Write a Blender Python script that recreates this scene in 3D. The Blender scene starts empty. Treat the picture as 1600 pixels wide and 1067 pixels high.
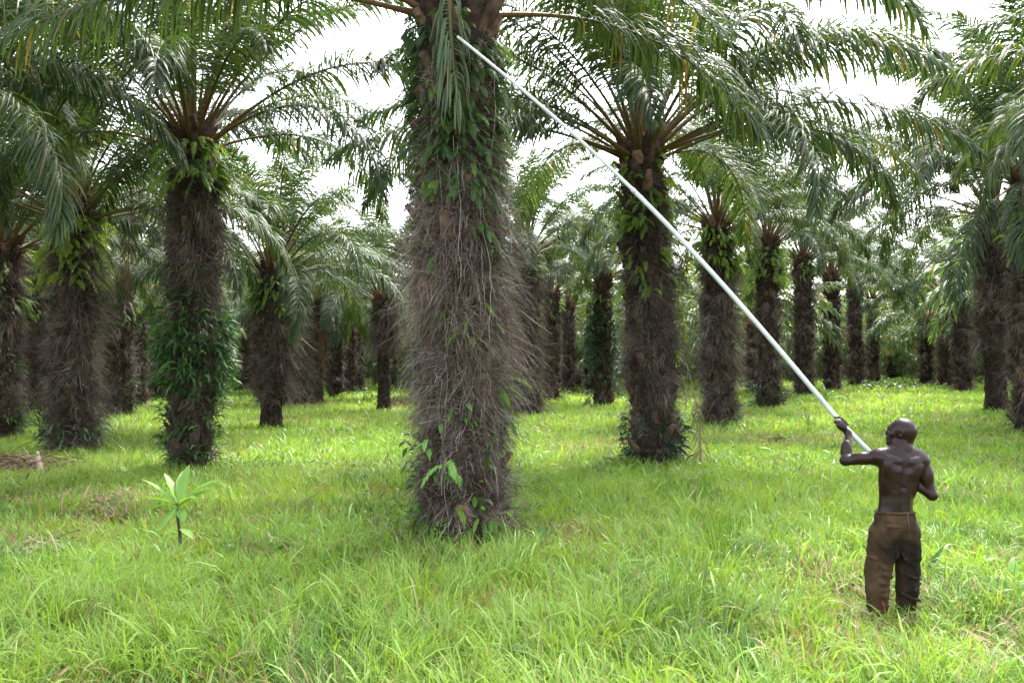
import bpy, math, random
import numpy as np
from mathutils import Vector

SC = bpy.context.scene
COL = SC.collection
R = math.radians
rng = np.random.default_rng(7)
random.seed(7)

# ------------------------------------------------------------------ camera
F = 1350.0
PITCH = R(1.57)
CAMZ = 2.1
cam_d = bpy.data.cameras.new('camera')
cam = bpy.data.objects.new('camera', cam_d)
COL.objects.link(cam)
cam.location = (0, 0, CAMZ)
cam.rotation_euler = (R(90) + PITCH, 0, 0)
cam_d.sensor_width = 36
cam_d.lens = 36 * F / 1600
cam_d.clip_end = 2000
SC.camera = cam

# ------------------------------------------------------------------ light
SUN_EL, SUN_AZ = R(58), R(28)          # azimuth from +Y towards +X
w = bpy.data.worlds.new('World')
SC.world = w
w.use_nodes = True
wn = w.node_tree
bg = wn.nodes['Background']
sky = wn.nodes.new('ShaderNodeTexSky')
sky.sky_type = 'NISHITA'
sky.sun_disc = False
sky.sun_elevation = SUN_EL
sky.sun_rotation = SUN_AZ
sky.dust_density = 4.0
sky.air_density = 1.0
hs = wn.nodes.new('ShaderNodeHueSaturation')
hs.inputs['Saturation'].default_value = 0.3
hs.inputs['Value'].default_value = 1.1
wn.links.new(sky.outputs[0], hs.inputs['Color'])
wn.links.new(hs.outputs[0], bg.inputs['Color'])
bg.inputs['Strength'].default_value = 0.15
sun_d = bpy.data.lights.new('sun', 'SUN')
sun_d.energy = 1.5
sun_d.angle = R(10)
sun_d.color = (1.0, 0.96, 0.88)
sun = bpy.data.objects.new('sun', sun_d)
COL.objects.link(sun)
sd = Vector((math.sin(SUN_AZ) * math.cos(SUN_EL), math.cos(SUN_AZ) * math.cos(SUN_EL), math.sin(SUN_EL)))
sun.rotation_euler = sd.to_track_quat('Z', 'Y').to_euler()
sun.location = (0, 0, 40)
SC.view_settings.view_transform = 'Standard'
SC.view_settings.look = 'None'
SC.view_settings.gamma = 1
SC.view_settings.use_curve_mapping = False
SC.view_settings.exposure = 2.75
SC.cycles.max_bounces = 7
SC.cycles.diffuse_bounces = 4
SC.cycles.glossy_bounces = 2
SC.cycles.transmission_bounces = 5
SC.cycles.transparent_max_bounces = 4
SC.cycles.caustics_reflective = False
SC.cycles.caustics_refractive = False
SC.cycles.use_denoising = True
SC.cycles.denoiser = 'OPENIMAGEDENOISE'
SC.cycles.denoising_input_passes = 'RGB_ALBEDO_NORMAL'
SC.cycles.denoising_prefilter = 'ACCURATE'


def P(px, py, d):
    """world point seen at photo pixel (px, py), d metres in front of the camera"""
    u, v = (px - 800) / F, (533.5 - py) / F
    y = math.cos(PITCH) - v * math.sin(PITCH)
    z = math.sin(PITCH) + v * math.cos(PITCH)
    k = d / y
    return np.array((u * k, d, CAMZ + z * k))


def gz(x, y):
    """ground height"""
    x = np.asarray(x, float); y = np.asarray(y, float)
    s1 = np.clip((x - 6) / 12, 0, 1); s1 = s1 * s1 * (3 - 2 * s1)
    s2 = np.clip((y - 14) / 16, 0, 1); s2 = s2 * s2 * (3 - 2 * s2)
    f = np.clip((200 - y) / 60, 0, 1)
    return (0.43 * s1 * s2 + 0.03 * np.sin(x * 1.1 + 0.7 * y) * np.sin(y * 0.9 - 0.4 * x)
            + 0.02 * np.sin(x * 2.7 + 1.3) * np.sin(y * 2.3)) * f


# ------------------------------------------------------------------ helpers
def nrm(a):
    return a / np.maximum(np.linalg.norm(a, axis=-1, keepdims=True), 1e-9)


class MB:
    """collects vertices, quads and a pigment colour per vertex; builds ONE mesh object"""
    def __init__(self):
        self.v, self.q, self.c, self.n = [], [], [], 0

    def add(self, v, q, c):
        v = np.asarray(v, np.float32).reshape(-1, 3)
        q = np.asarray(q, np.int64).reshape(-1, 4)
        c = np.broadcast_to(np.asarray(c, np.float32), (len(v), 3)) if np.ndim(c) == 1 else np.asarray(c, np.float32).reshape(-1, 3)
        self.v.append(v); self.q.append(q + self.n); self.c.append(c); self.n += len(v)

    def mesh(self, name, mat, smooth=False):
        me = bpy.data.meshes.new(name)
        if not self.v:
            return me
        v = np.concatenate(self.v); q = np.concatenate(self.q); c = np.concatenate(self.c)
        me.vertices.add(len(v)); me.vertices.foreach_set('co', v.ravel())
        me.loops.add(q.size); me.loops.foreach_set('vertex_index', q.astype(np.int32).ravel())
        me.polygons.add(len(q))
        me.polygons.foreach_set('loop_start', np.arange(0, q.size, 4, dtype=np.int32))
        me.polygons.foreach_set('loop_total', np.full(len(q), 4, np.int32))
        if smooth:
            me.polygons.foreach_set('use_smooth', np.ones(len(q), bool))
        at = me.attributes.new('tint', 'FLOAT_COLOR', 'POINT')
        at.data.foreach_set('color', np.concatenate([c, np.ones((len(c), 1), np.float32)], 1).ravel())
        me.materials.append(mat)
        me.update(calc_edges=True)
        return me

    def build(self, name, mat, parent=None, loc=None, smooth=False):
        o = bpy.data.objects.new(name, self.mesh(name, mat, smooth))
        COL.objects.link(o)
        if parent is not None:
            o.parent = parent
        if loc is not None:
            o.location = loc
        return o


def tag(o, label=None, cat=None, group=None, kind=None):
    if label: o['label'] = label
    if cat: o['category'] = cat
    if group: o['group'] = group
    if kind: o['kind'] = kind
    return o


def empty(name, loc, rz=0.0):
    o = bpy.data.objects.new(name, None)
    COL.objects.link(o)
    o.location = loc
    o.rotation_euler = (0, 0, rz)
    o.empty_display_size = 0.2
    return o


def inst(name, me, parent, loc=(0, 0, 0), rot=(0, 0, 0), s=1.0):
    o = bpy.data.objects.new(name, me)
    COL.objects.link(o)
    o.parent = parent
    o.location = loc
    o.rotation_euler = rot
    o.scale = (s, s, s) if np.isscalar(s) else s
    return o


def ribbon(mb, Pt, W, c):
    """Pt (N,K,3) spines, W (N,K,3) half-width vectors, c (N,3)"""
    N, K = Pt.shape[:2]
    v = np.stack([Pt - W, Pt + W], 2).reshape(-1, 3)
    b = (np.arange(N) * K * 2)[:, None] + (np.arange(K - 1) * 2)[None]
    q = np.stack([b, b + 1, b + 3, b + 2], -1).reshape(-1, 4)
    mb.add(v, q, np.repeat(c, K * 2, 0))


def vribbon(mb, Pt, W, D, c):
    """folded strip: the centre line is pushed by D"""
    N, K = Pt.shape[:2]
    v = np.stack([Pt - W, Pt + D, Pt + W], 2).reshape(-1, 3)
    b = (np.arange(N) * K * 3)[:, None] + (np.arange(K - 1) * 3)[None]
    q = np.concatenate([np.stack([b, b + 1, b + 4, b + 3], -1).reshape(-1, 4),
                        np.stack([b + 1, b + 2, b + 5, b + 4], -1).reshape(-1, 4)])
    mb.add(v, q, np.repeat(c, K * 3, 0))


def tube(mb, pts, rad, c, seg=6, flat=1.0, cap=True):
    pts = np.asarray(pts, float); K = len(pts)
    rad = np.broadcast_to(np.asarray(rad, float), (K,))
    T = nrm(np.gradient(pts, axis=0))
    ref = np.array((0, 0, 1.0)) if abs(T[:, 2]).mean() < 0.9 else np.array((1.0, 0, 0))
    A = nrm(np.cross(T, ref)); B_ = np.cross(A, T)
    an = np.linspace(0, 2 * np.pi, seg, endpoint=False)
    ring = A[:, None] * np.cos(an)[None, :, None] + B_[:, None] * np.sin(an)[None, :, None] * flat
    v = pts[:, None] + ring * rad[:, None, None]
    i = np.arange(K - 1)[:, None] * seg; j = np.arange(seg)[None]
    q = np.stack([i + j, i + (j + 1) % seg, i + seg + (j + 1) % seg, i + seg + j], -1).reshape(-1, 4)
    v = v.reshape(-1, 3)
    if cap:
        e = (K - 1) * seg
        v = np.concatenate([v, pts[:1], pts[-1:]]); a, b = K * seg, K * seg + 1
        cq = []
        for k in range(0, seg, 2):
            cq.append((a, (k + 2) % seg, (k + 1) % seg, k))
            cq.append((b, e + k, e + (k + 1) % seg, e + (k + 2) % seg))
        q = np.concatenate([q, np.array(cq)])
    mb.add(v, q, c)


# ------------------------------------------------------------------ materials
def mat_new(name):
    m = bpy.data.materials.new(name)
    m.use_nodes = True
    nt = m.node_tree
    nt.nodes.clear()
    out = nt.nodes.new('ShaderNodeOutputMaterial')
    return m, nt, out


def N(nt, t, **kw):
    n = nt.nodes.new(t)
    for k, v in kw.items():
        setattr(n, k, v)
    return n


def mixc(nt, a, b, fac, mode='MIX'):
    n = nt.nodes.new('ShaderNodeMix')
    n.data_type = 'RGBA'; n.blend_type = mode
    for s, x in ((0, fac), (6, a), (7, b)):
        if isinstance(x, (tuple, list)):
            n.inputs[s].default_value = (*x, 1) if len(x) == 3 else x
        elif isinstance(x, (int, float)):
            n.inputs[s].default_value = x
        else:
            nt.links.new(x, n.inputs[s])
    return n.outputs[2]


def leaf_mat(name, rough=0.4, trans=0.35, tcol=(1.6, 1.5, 0.6), spec=0.5, vary=0.35, yellow=(1.5, 1.25, 0.7)):
    m, nt, out = mat_new(name)
    at = N(nt, 'ShaderNodeAttribute', attribute_name='tint')
    oi = N(nt, 'ShaderNodeObjectInfo')
    mr = N(nt, 'ShaderNodeMapRange')
    mr.inputs['To Min'].default_value = 0; mr.inputs['To Max'].default_value = vary
    nt.links.new(oi.outputs['Random'], mr.inputs['Value'])
    yel = mixc(nt, at.outputs['Color'], yellow, 1.0, 'MULTIPLY')
    col = mixc(nt, at.outputs['Color'], yel, mr.outputs[0])
    tx = N(nt, 'ShaderNodeTexCoord'); no = N(nt, 'ShaderNodeTexNoise')
    no.inputs['Scale'].default_value = 3.0
    nt.links.new(tx.outputs['Object'], no.inputs['Vector'])
    dk = mixc(nt, col, (0.65, 0.65, 0.65), 1.0, 'MULTIPLY')
    col = mixc(nt, dk, col, no.outputs['Fac'])
    p = N(nt, 'ShaderNodeBsdfPrincipled')
    nt.links.new(col, p.inputs['Base Color'])
    p.inputs['Roughness'].default_value = rough
    p.inputs['Specular IOR Level'].default_value = spec
    tr = N(nt, 'ShaderNodeBsdfTranslucent')
    tc = mixc(nt, col, tcol, 1.0, 'MULTIPLY')
    nt.links.new(tc, tr.inputs['Color'])
    mx = N(nt, 'ShaderNodeMixShader'); mx.inputs[0].default_value = trans
    nt.links.new(p.outputs[0], mx.inputs[1]); nt.links.new(tr.outputs[0], mx.inputs[2])
    nt.links.new(mx.outputs[0], out.inputs[0])
    return m


def rough_mat(name, rough=0.9, spec=0.2, nscale=8.0, dark=0.5, bump=0.0, bscale=40):
    m, nt, out = mat_new(name)
    at = N(nt, 'ShaderNodeAttribute', attribute_name='tint')
    tx = N(nt, 'ShaderNodeTexCoord'); no = N(nt, 'ShaderNodeTexNoise')
    no.inputs['Scale'].default_value = nscale; no.inputs['Detail'].default_value = 6
    nt.links.new(tx.outputs['Object'], no.inputs['Vector'])
    ra = N(nt, 'ShaderNodeMapRange')
    ra.inputs['From Min'].default_value = 0.35; ra.inputs['From Max'].default_value = 0.65
    nt.links.new(no.outputs['Fac'], ra.inputs['Value'])
    dk = mixc(nt, at.outputs['Color'], (dark,) * 3, 1.0, 'MULTIPLY')
    col = mixc(nt, dk, at.outputs['Color'], ra.outputs[0])
    p = N(nt, 'ShaderNodeBsdfPrincipled')
    nt.links.new(col, p.inputs['Base Color'])
    p.inputs['Roughness'].default_value = rough
    p.inputs['Specular IOR Level'].default_value = spec
    if bump:
        n2 = N(nt, 'ShaderNodeTexNoise'); n2.inputs['Scale'].default_value = bscale; n2.inputs['Detail'].default_value = 8
        nt.links.new(tx.outputs['Object'], n2.inputs['Vector'])
        b = N(nt, 'ShaderNodeBump'); b.inputs['Strength'].default_value = bump; b.inputs['Distance'].default_value = 0.02
        nt.links.new(n2.outputs['Fac'], b.inputs['Height']); nt.links.new(b.outputs[0], p.inputs['Normal'])
    nt.links.new(p.outputs[0], out.inputs[0])
    return m


M_FROND = leaf_mat('palm_leaf', rough=0.48, trans=0.34, spec=0.4, vary=0.4)
M_DEAD = leaf_mat('dead_leaf', rough=0.7, trans=0.3, tcol=(1.1, 1, 0.9), spec=0.2, vary=0.2, yellow=(1.2, 1.0, 0.8))
M_FERN = leaf_mat('fern_leaf', rough=0.5, trans=0.4, spec=0.35, vary=0.3)
M_BROAD = leaf_mat("broad_leaf", rough=0.48, trans=0.35, spec=0.5, vary=0.2)
M_GRASS = leaf_mat('grass_blade', rough=0.42, trans=0.42, tcol=(1.35, 1.3, 0.6), spec=0.3, vary=0.0)
M_FIBRE = rough_mat('fibre', rough=0.85, spec=0.25, nscale=2.5, dark=0.6)
M_BARK = rough_mat('palm_bark', rough=0.95, spec=0.1, nscale=9, dark=0.4, bump=0.8)


# ------------------------------------------------------------------ ground
def build_ground():
    m, nt, out = mat_new('ground_soil')
    tx = N(nt, 'ShaderNodeTexCoord')
    n1 = N(nt, 'ShaderNodeTexNoise'); n1.inputs['Scale'].default_value = 0.5; n1.inputs['Detail'].default_value = 5
    n2 = N(nt, 'ShaderNodeTexNoise'); n2.inputs['Scale'].default_value = 14; n2.inputs['Detail'].default_value = 8
    nt.links.new(tx.outputs['Object'], n1.inputs['Vector']); nt.links.new(tx.outputs['Object'], n2.inputs['Vector'])
    c1 = mixc(nt, (0.06, 0.05, 0.025), (0.07, 0.13, 0.02), n1.outputs['Fac'])
    c2 = mixc(nt, c1, (0.10, 0.085, 0.045), n2.outputs['Fac'])
    p = N(nt, 'ShaderNodeBsdfPrincipled'); p.inputs['Roughness'].default_value = 0.95
    p.inputs['Specular IOR Level'].default_value = 0.1
    nt.links.new(c2, p.inputs['Base Color'])
    b = N(nt, 'ShaderNodeBump'); b.inputs['Strength'].default_value = 0.6; b.inputs['Distance'].default_value = 0.05
    nt.links.new(n2.outputs['Fac'], b.inputs['Height']); nt.links.new(b.outputs[0], p.inputs['Normal'])
    nt.links.new(p.outputs[0], out.inputs[0])
    xs = np.concatenate([np.linspace(-700, -60, 12), np.linspace(-55, 55, 150), np.linspace(60, 700, 12)])
    ys = np.concatenate([np.linspace(-60, 0, 8), np.linspace(1, 90, 180), np.linspace(95, 1200, 24)])
    X, Y = np.meshgrid(xs, ys)
    v = np.stack([X, Y, gz(X, Y)], -1).reshape(-1, 3)
    i = (np.arange(len(ys) - 1) * len(xs))[:, None] + np.arange(len(xs) - 1)[None]
    q = np.stack([i, i + 1, i + 1 + len(xs), i + len(xs)], -1)
    mb = MB(); mb.add(v, q, (0.1, 0.1, 0.1))
    tag(mb.build('ground', m, smooth=True), 'grassy plantation floor of brown soil and thatch under the palms', kind='structure')


build_ground()


# value noise used to vary growth over the field
def vnoise(x, y, s, seed=0):
    g = np.random.default_rng(seed).random((64, 64))
    x = np.asarray(x) / s; y = np.asarray(y) / s
    xi = np.floor(x).astype(int); yi = np.floor(y).astype(int)
    fx = x - xi; fy = y - yi
    fx = fx * fx * (3 - 2 * fx); fy = fy * fy * (3 - 2 * fy)
    a = g[xi % 64, yi % 64]; b = g[(xi + 1) % 64, yi % 64]; c = g[xi % 64, (yi + 1) % 64]; d = g[(xi + 1) % 64, (yi + 1) % 64]
    return (a * (1 - fx) + b * fx) * (1 - fy) + (c * (1 - fx) + d * fx) * fy


MANX = (1385 - 800) / F * 7.2
BARE = []          # (x, y, radius, amount) places where the grass is thin and dead matter lies
for px, py, rr, am in ((20, 742, 1.0, .8), (60, 790, .8, .4), (180, 790, .6, .7), (150, 815, .6, .5), (275, 868, .35, .5),
                       (1215, 692, 1.8, .6), (1340, 690, .9, .5), (930, 705, 1.2, .5), (1330, 930, .7, .5), (1590, 1030, .5, .6),
                       (80, 860, .4, .5), (560, 660, 1.2, .4), (440, 660, 1.0, .5), (725, 850, .75, .5), (1370, 985, .35, .4)):
    dd = CAMZ * F / (py - 570)
    BARE.append(((px - 800) / F * dd, dd, rr, am))


def bare(x, y):
    b = np.zeros_like(x)
    for bx, by, rr, am in BARE:
        d2 = ((x - bx) / rr) ** 2 + ((y - by) / (rr * 1.2)) ** 2
        b = np.maximum(b, am * np.exp(-d2))
    return b


def build_grass():
    mb = MB()
    #        y0,  y1,  blades/m2, half width, height, K
    bands = ((4.2, 7.5, 1900, .0044, .22, 6), (7.5, 11, 1500, .0050, .22, 5), (11, 16, 950, .0062, .21, 4),
             (16, 24, 520, .0088, .21, 3), (24, 40, 210, .014, .22, 3), (40, 70, 70, .03, .24, 3), (70, 120, 16, .07, .28, 3))
    for y0, y1, dens, hw, ht, K in bands:
        sl, pad = 0.66, 1.6
        area = sl * (y1 * y1 - y0 * y0) + 2 * pad * (y1 - y0)
        n = int(area * dens * 1.35)
        u = rng.random(n)
        y = np.sqrt(y0 * y0 + u * (y1 * y1 - y0 * y0))
        x = (rng.random(n) * 2 - 1) * (sl * y + pad)
        cl = vnoise(x, y, .22, 3) * .6 + vnoise(x, y, .8, 4) * .4
        ba = bare(x, y)
        thin = np.clip((vnoise(x, y, .9, 21) - .62) / .25, 0, 1)
        ba = np.maximum(ba, .5 * thin)
        keep = rng.random(n) < (0.35 + 1.0 * cl) * (1 - .75 * ba)
        x, y, cl, ba = x[keep], y[keep], cl[keep], ba[keep]
        n = len(x)
        big = vnoise(x, y, 3.2, 5)
        z = gz(x, y) - .01
        h = ht * (0.45 + 1.0 * rng.random(n) ** 1.3) * (0.65 + .6 * cl + .35 * big) * (1 - .35 * ba)
        tall = rng.random(n) < .045
        h = np.where(tall, h * rng.uniform(1.15, 1.7, n), h)
        fm = np.exp(-(((x - MANX) / .55) ** 2 + ((y - 6.85) / .75) ** 2))
        h = h * (1 - .45 * fm)
        ta = vnoise(x, y, .5, 8) * 12.0                       # neighbouring blades lean alike
        az = ta + rng.normal(0, 1.1, n)
        lean = np.abs(rng.normal(.22, .25, n))
        curl = rng.uniform(.3, 2.1 if y0 < 11 else 1.3, n) + .6 * tall
        t = np.linspace(0, 1, K)
        th = lean[:, None] + curl[:, None] * t[None] ** 1.5
        ds = h[:, None] / (K - 1) * np.ones(K)[None] * 1.25
        r_ = np.cumsum(np.sin(th) * ds, 1) - (np.sin(th) * ds)[:, :1]
        zz = np.cumsum(np.cos(th) * ds, 1) - (np.cos(th) * ds)[:, :1]
        cx, sx = np.cos(az)[:, None], np.sin(az)[:, None]
        Pt = np.stack([x[:, None] + r_ * cx, y[:, None] + r_ * sx, z[:, None] + zz], -1)
        prof = np.interp(t, [0, .4, .8, 1], [.8, 1, .6, .05])
        fa = az + np.pi / 2 + rng.normal(0, .5, n)
        Wd = np.stack([np.cos(fa), np.sin(fa), rng.normal(0, .25, n)], -1)
        wid = hw * rng.uniform(.6, 1.5, n) * np.where(tall, rng.uniform(1.4, 2.2, n), 1)
        W = Wd[:, None] * (wid[:, None] * prof[None])[..., None]
        a = np.array((.165, .315, .045)); b = np.array((.315, .465, .095)); c = np.array((.11, .23, .04)); br = np.array((.34, .25, .13))
        k = np.clip(big * .7 + rng.random(n) * .65 - .15, 0, 1)[:, None]
        co = a * (1 - k) + b * k
        dkn = (vnoise(x, y, 1.3, 9) < .31) & (rng.random(n) < .55)
        co = np.where(dkn[:, None], c, co)
        dead = rng.random(n) < (.045 + .55 * ba + .05 * (1 - cl))
        co = np.where(dead[:, None], br * rng.uniform(.5, 1.2, (n, 1)), co)
        co = co * rng.uniform(.82, 1.18, (n, 1))
        ribbon(mb, Pt, W, co)
    tag(mb.build('grass', M_GRASS), 'bright green knee-high grass covering the plantation floor', 'grass', kind='stuff')


build_grass()


# ------------------------------------------------------------------ palm parts
def rachis(L, th0, bend, sway, n=36, pw=1.35):
    s = np.linspace(0, 1, n)
    a = th0 - bend * s ** pw
    ds = L / (n - 1)
    x = np.concatenate([[0], np.cumsum(np.cos(a[:-1]) * ds)])
    z = np.concatenate([[0], np.cumsum(np.sin(a[:-1]) * ds)])
    y = sway * s ** 2 * L * .3
    return np.stack([x, y, z], -1)


def frond_mesh(name, L=5.4, th0=R(60), bend=R(80), sway=0.0, grav=1.0, n=115, ll=.85, seed=0, dead=False, K=6,
               hw=.0165, col=(.042, .082, .034), petiole=.26, pw=1.35, mat=None):
    g = np.random.default_rng(seed)
    C = rachis(L, th0, bend, sway, pw=pw)
    mb = MB()
    s = np.linspace(0, 1, len(C))
    T = nrm(np.gradient(C, axis=0))
    # petiole and rachis: pale green-brown, broad at the base
    rad = np.interp(s, [0, .06, .2, .6, 1], [.075, .05, .036, .02, .004])
    pc = np.array((.155, .092, .048)) if not dead else np.array((.22, .13, .07))
    gc = np.array((.10, .115, .04)) if not dead else np.array((.20, .12, .07))
    k = np.clip(s / .45, 0, 1)[:, None]
    rc = pc * (1 - k) + gc * k
    seg = 6
    tube(mb, C, rad, np.concatenate([np.repeat(rc, seg, 0), rc[:1], rc[-1:]]), seg=seg, flat=.7)
    # leaflets
    u = np.linspace(petiole, .995, n); u = np.concatenate([u, u]) + g.normal(0, .003, 2 * n)
    u = np.clip(u, 0, .999)
    side = np.concatenate([np.ones(n), -np.ones(n)])
    idx = u * (len(C) - 1); i0 = idx.astype(int); f = (idx - i0)[:, None]
    B0 = C[i0] * (1 - f) + C[np.minimum(i0 + 1, len(C) - 1)] * f
    Tt = nrm(T[i0] * (1 - f) + T[np.minimum(i0 + 1, len(C) - 1)] * f)
    v = (u - petiole) / (1 - petiole)
    S = nrm(np.cross(np.array((0, 0, 1.0)), Tt)) * side[:, None] if abs(math.cos(th0)) > .05 or bend > .3 else np.array([[0, 1.0, 0]]) * side[:, None]
    S = np.where(np.abs(S[:, 1:2]) < .2, np.array([[0, 1.0, 0]]) * side[:, None], S)
    Nn = nrm(np.cross(Tt, np.cross(np.array((0, 0, 1.0)) + Tt * .001, Tt)))
    phi = g.choice([R(-18), R(15), R(42)], 2 * n) + g.normal(0, R(9), 2 * n)
    fwd = .35 + .55 * v + 1.3 * np.clip(v - .75, 0, 1) / .25 * .6 + g.normal(0, .1, 2 * n)
    d0 = nrm(S * np.cos(phi)[:, None] + Nn * np.sin(phi)[:, None] + Tt * fwd[:, None])
    ln = ll * np.interp(v, [0, .06, .3, .6, .85, 1], [.30, .6, 1.0, .98, .7, .35]) * g.uniform(.88, 1.1, 2 * n)
    gg = grav * g.uniform(.65, 1.5, 2 * n)
    t = np.linspace(0, 1, K)
    Dk = d0[:, None] + (gg[:, None] * t[None] ** 1.1 * 1.9)[..., None] * np.array((0, 0, -1.0)) + (g.normal(0, .12, (2 * n, 1, 3)) * t[None, :, None])
    Dk = nrm(Dk)
    st = (ln / (K - 1))[:, None, None]
    Pt = B0[:, None] + np.concatenate([np.zeros((2 * n, 1, 3)), np.cumsum(Dk[:, :-1] * st, 1)], 1)
    wv = Tt[:, None] - (Tt[:, None] * Dk).sum(-1, keepdims=True) * Dk
    wv = nrm(wv + 1e-4)
    nv = np.cross(Dk, wv)
    ro = g.normal(0, .35, 2 * n)[:, None, None]
    wv, nv = wv * np.cos(ro) + nv * np.sin(ro), nv * np.cos(ro) - wv * np.sin(ro)
    prof = np.interp(t, [0, .15, .5, .8, 1], [.35, .9, 1, .6, .04])
    W = wv * (hw * prof * (.75 if dead else 1))[None, :, None] * g.uniform(.85, 1.15, (2 * n, 1, 1))
    D = nv * (hw * .45 * prof)[None, :, None]
    c = np.array(col)[None] * g.uniform(.7, 1.3, (2 * n, 1))
    if dead:
        c = np.array((.20, .125, .075))[None] * g.uniform(.5, 1.3, (2 * n, 1))
        keep = g.random(2 * n) < .8
        Pt, W, D, c = Pt[keep], W[keep], D[keep], c[keep]
    else:
        yl = g.random(2 * n) < .05
        c = np.where(yl[:, None], c * np.array((2.2, 1.5, 1.0)), c)
        gr = g.random(2 * n) < .03
        c = np.where(gr[:, None], np.array((.17, .13, .06)), c)
    vribbon(mb, Pt, W, D, c)
    # spines / short fibres along the petiole
    m = 26
    uu = g.uniform(.03, petiole, m); ii = (uu * (len(C) - 1)).astype(int)
    b0 = C[ii]; dr = nrm(np.stack([g.normal(0, .3, m), g.choice([-1, 1], m), g.uniform(.1, .8, m)], -1))
    Pt = np.stack([b0, b0 + dr * .09], 1)
    ribbon(mb, Pt, np.stack([T[ii] * .012, T[ii] * .002], 1), np.tile(pc, (m, 1)))
    return mb.mesh(name, mat or (M_DEAD if dead else M_FROND))


AGES = 9
LIB = {}
for a in range(AGES):
    q = a / (AGES - 1)
    LIB[a] = [frond_mesh('frond', L=random.uniform(5.0, 5.7) * (0.86 if a == 0 else 1), th0=R(84 - 66 * q + random.uniform(-3, 3)),
                         bend=R(58 + 50 * q + random.uniform(-8, 8)), sway=random.uniform(-.5, .5),
                         grav=.45 + .75 * q, seed=100 + a * 10 + k, ll=.68 + .10 * q, n=140, pw=1.75) for k in range(3)]
DEADF = [frond_mesh('dead_frond', L=4.2, th0=R(-38), bend=R(50), sway=.1, grav=2.0, seed=900 + k, dead=True, pw=.3, n=90) for k in range(3)]


def stubs(mb, g, r, z0, z1, n, size=1.0, taper=None, col=(.075, .052, .040)):
    """cut leaf bases wrapped round the stem in a spiral: tapering wedges that point up and out"""
    i = np.arange(n)
    z = z0 + (z1 - z0) * (i + .5) / n + g.normal(0, .02, n)
    a = i * 2.39996 + g.normal(0, .1, n)
    for k in range(n):
        rr = r if taper is None else r * taper(z[k])
        o = np.array((math.cos(a[k]), math.sin(a[k]), 0)); s_ = np.array((-o[1], o[0], 0)); up = np.array((0, 0, 1.0))
        b = o * rr * .72 + up * z[k]
        ax = nrm(o * g.uniform(.45, .9) + up)
        L = size * g.uniform(.24, .46); w0 = size * g.uniform(.11, .15); w1 = w0 * g.uniform(.35, .6); th = .05 * size
        nn = np.cross(s_, ax)
        v = []
        for (bb, ww, tt) in ((b, w0, th), (b + ax * L * .6, (w0 + w1) * .5, th * .8), (b + ax * L, w1, th * .5)):
            v += [bb - s_ * ww - nn * tt, bb + s_ * ww - nn * tt, bb + s_ * ww * .7 + nn * tt, bb - s_ * ww * .7 + nn * tt]
        q = []
        for m_ in (0, 4):
            q += [(m_ + j, m_ + (j + 1) % 4, m_ + 4 + (j + 1) % 4, m_ + 4 + j) for j in range(4)]
        q.append((8, 9, 10, 11))
        c = np.array(col) * g.uniform(.5, 1.5) * (np.array((2.2, 2.0, 1.85)) if g.random() < .15 else 1)
        mb.add(v, q, c)


def trunk_mesh(H, r, seed, nst=120, lean=(0, 0), bare_foot=0.0, top_col=(.085, .055, .042)):
    g = np.random.default_rng(seed)
    mb = MB()
    K, S = 40, 24
    z = np.linspace(-.25, H, K); an = np.linspace(0, 2 * np.pi, S, endpoint=False)
    ph = g.uniform(0, 6)
    rr = r * (0.80 + .10 * np.sin(an[None] * 5 + z[:, None] * 7 + ph) * np.sin(z[:, None] * 9 + an[None] * 2) + g.normal(0, .045, (K, S)))
    flare = 1 + .35 * np.exp(-np.clip(z, 0, 9) / .25)
    rr = rr * flare[:, None]
    if bare_foot:
        rr = rr * (np.where(z < bare_foot, .8, 1.0))[:, None]
    v = np.stack([rr * np.cos(an), rr * np.sin(an), np.broadcast_to(z[:, None], (K, S))], -1).reshape(-1, 3)
    i = np.arange(K - 1)[:, None] * S; j = np.arange(S)[None]
    q = np.stack([i + j, i + (j + 1) % S, i + S + (j + 1) % S, i + S + j], -1).reshape(-1, 4)
    c = np.array((.045, .033, .027)) * g.uniform(.5, 1.6, (len(v), 1))
    mb.add(v, q, c)
    stubs(mb, g, r, max(.1, bare_foot), H - .5, nst)
    stubs(mb, g, r * .9, H - .6, H + .1, 30, 1.15, col=top_col)
    for vv in mb.v:
        t = np.clip(vv[:, 2] / H, 0, 1.1)
        vv[:, 0] += lean[0] * t; vv[:, 1] += lean[1] * t
    return mb.mesh('trunk', M_BARK)


def lean_of(lean, H, p):
    t = np.clip(p[..., 2:3] / H, 0, 1.1)
    return p + np.concatenate([lean[0] * t, lean[1] * t, np.zeros_like(t)], -1)


FCOL = np.array(((.19, .145, .125), (.25, .185, .16), (.13, .09, .075), (.33, .29, .25), (.13, .14, .075), (.07, .052, .05)))


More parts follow.
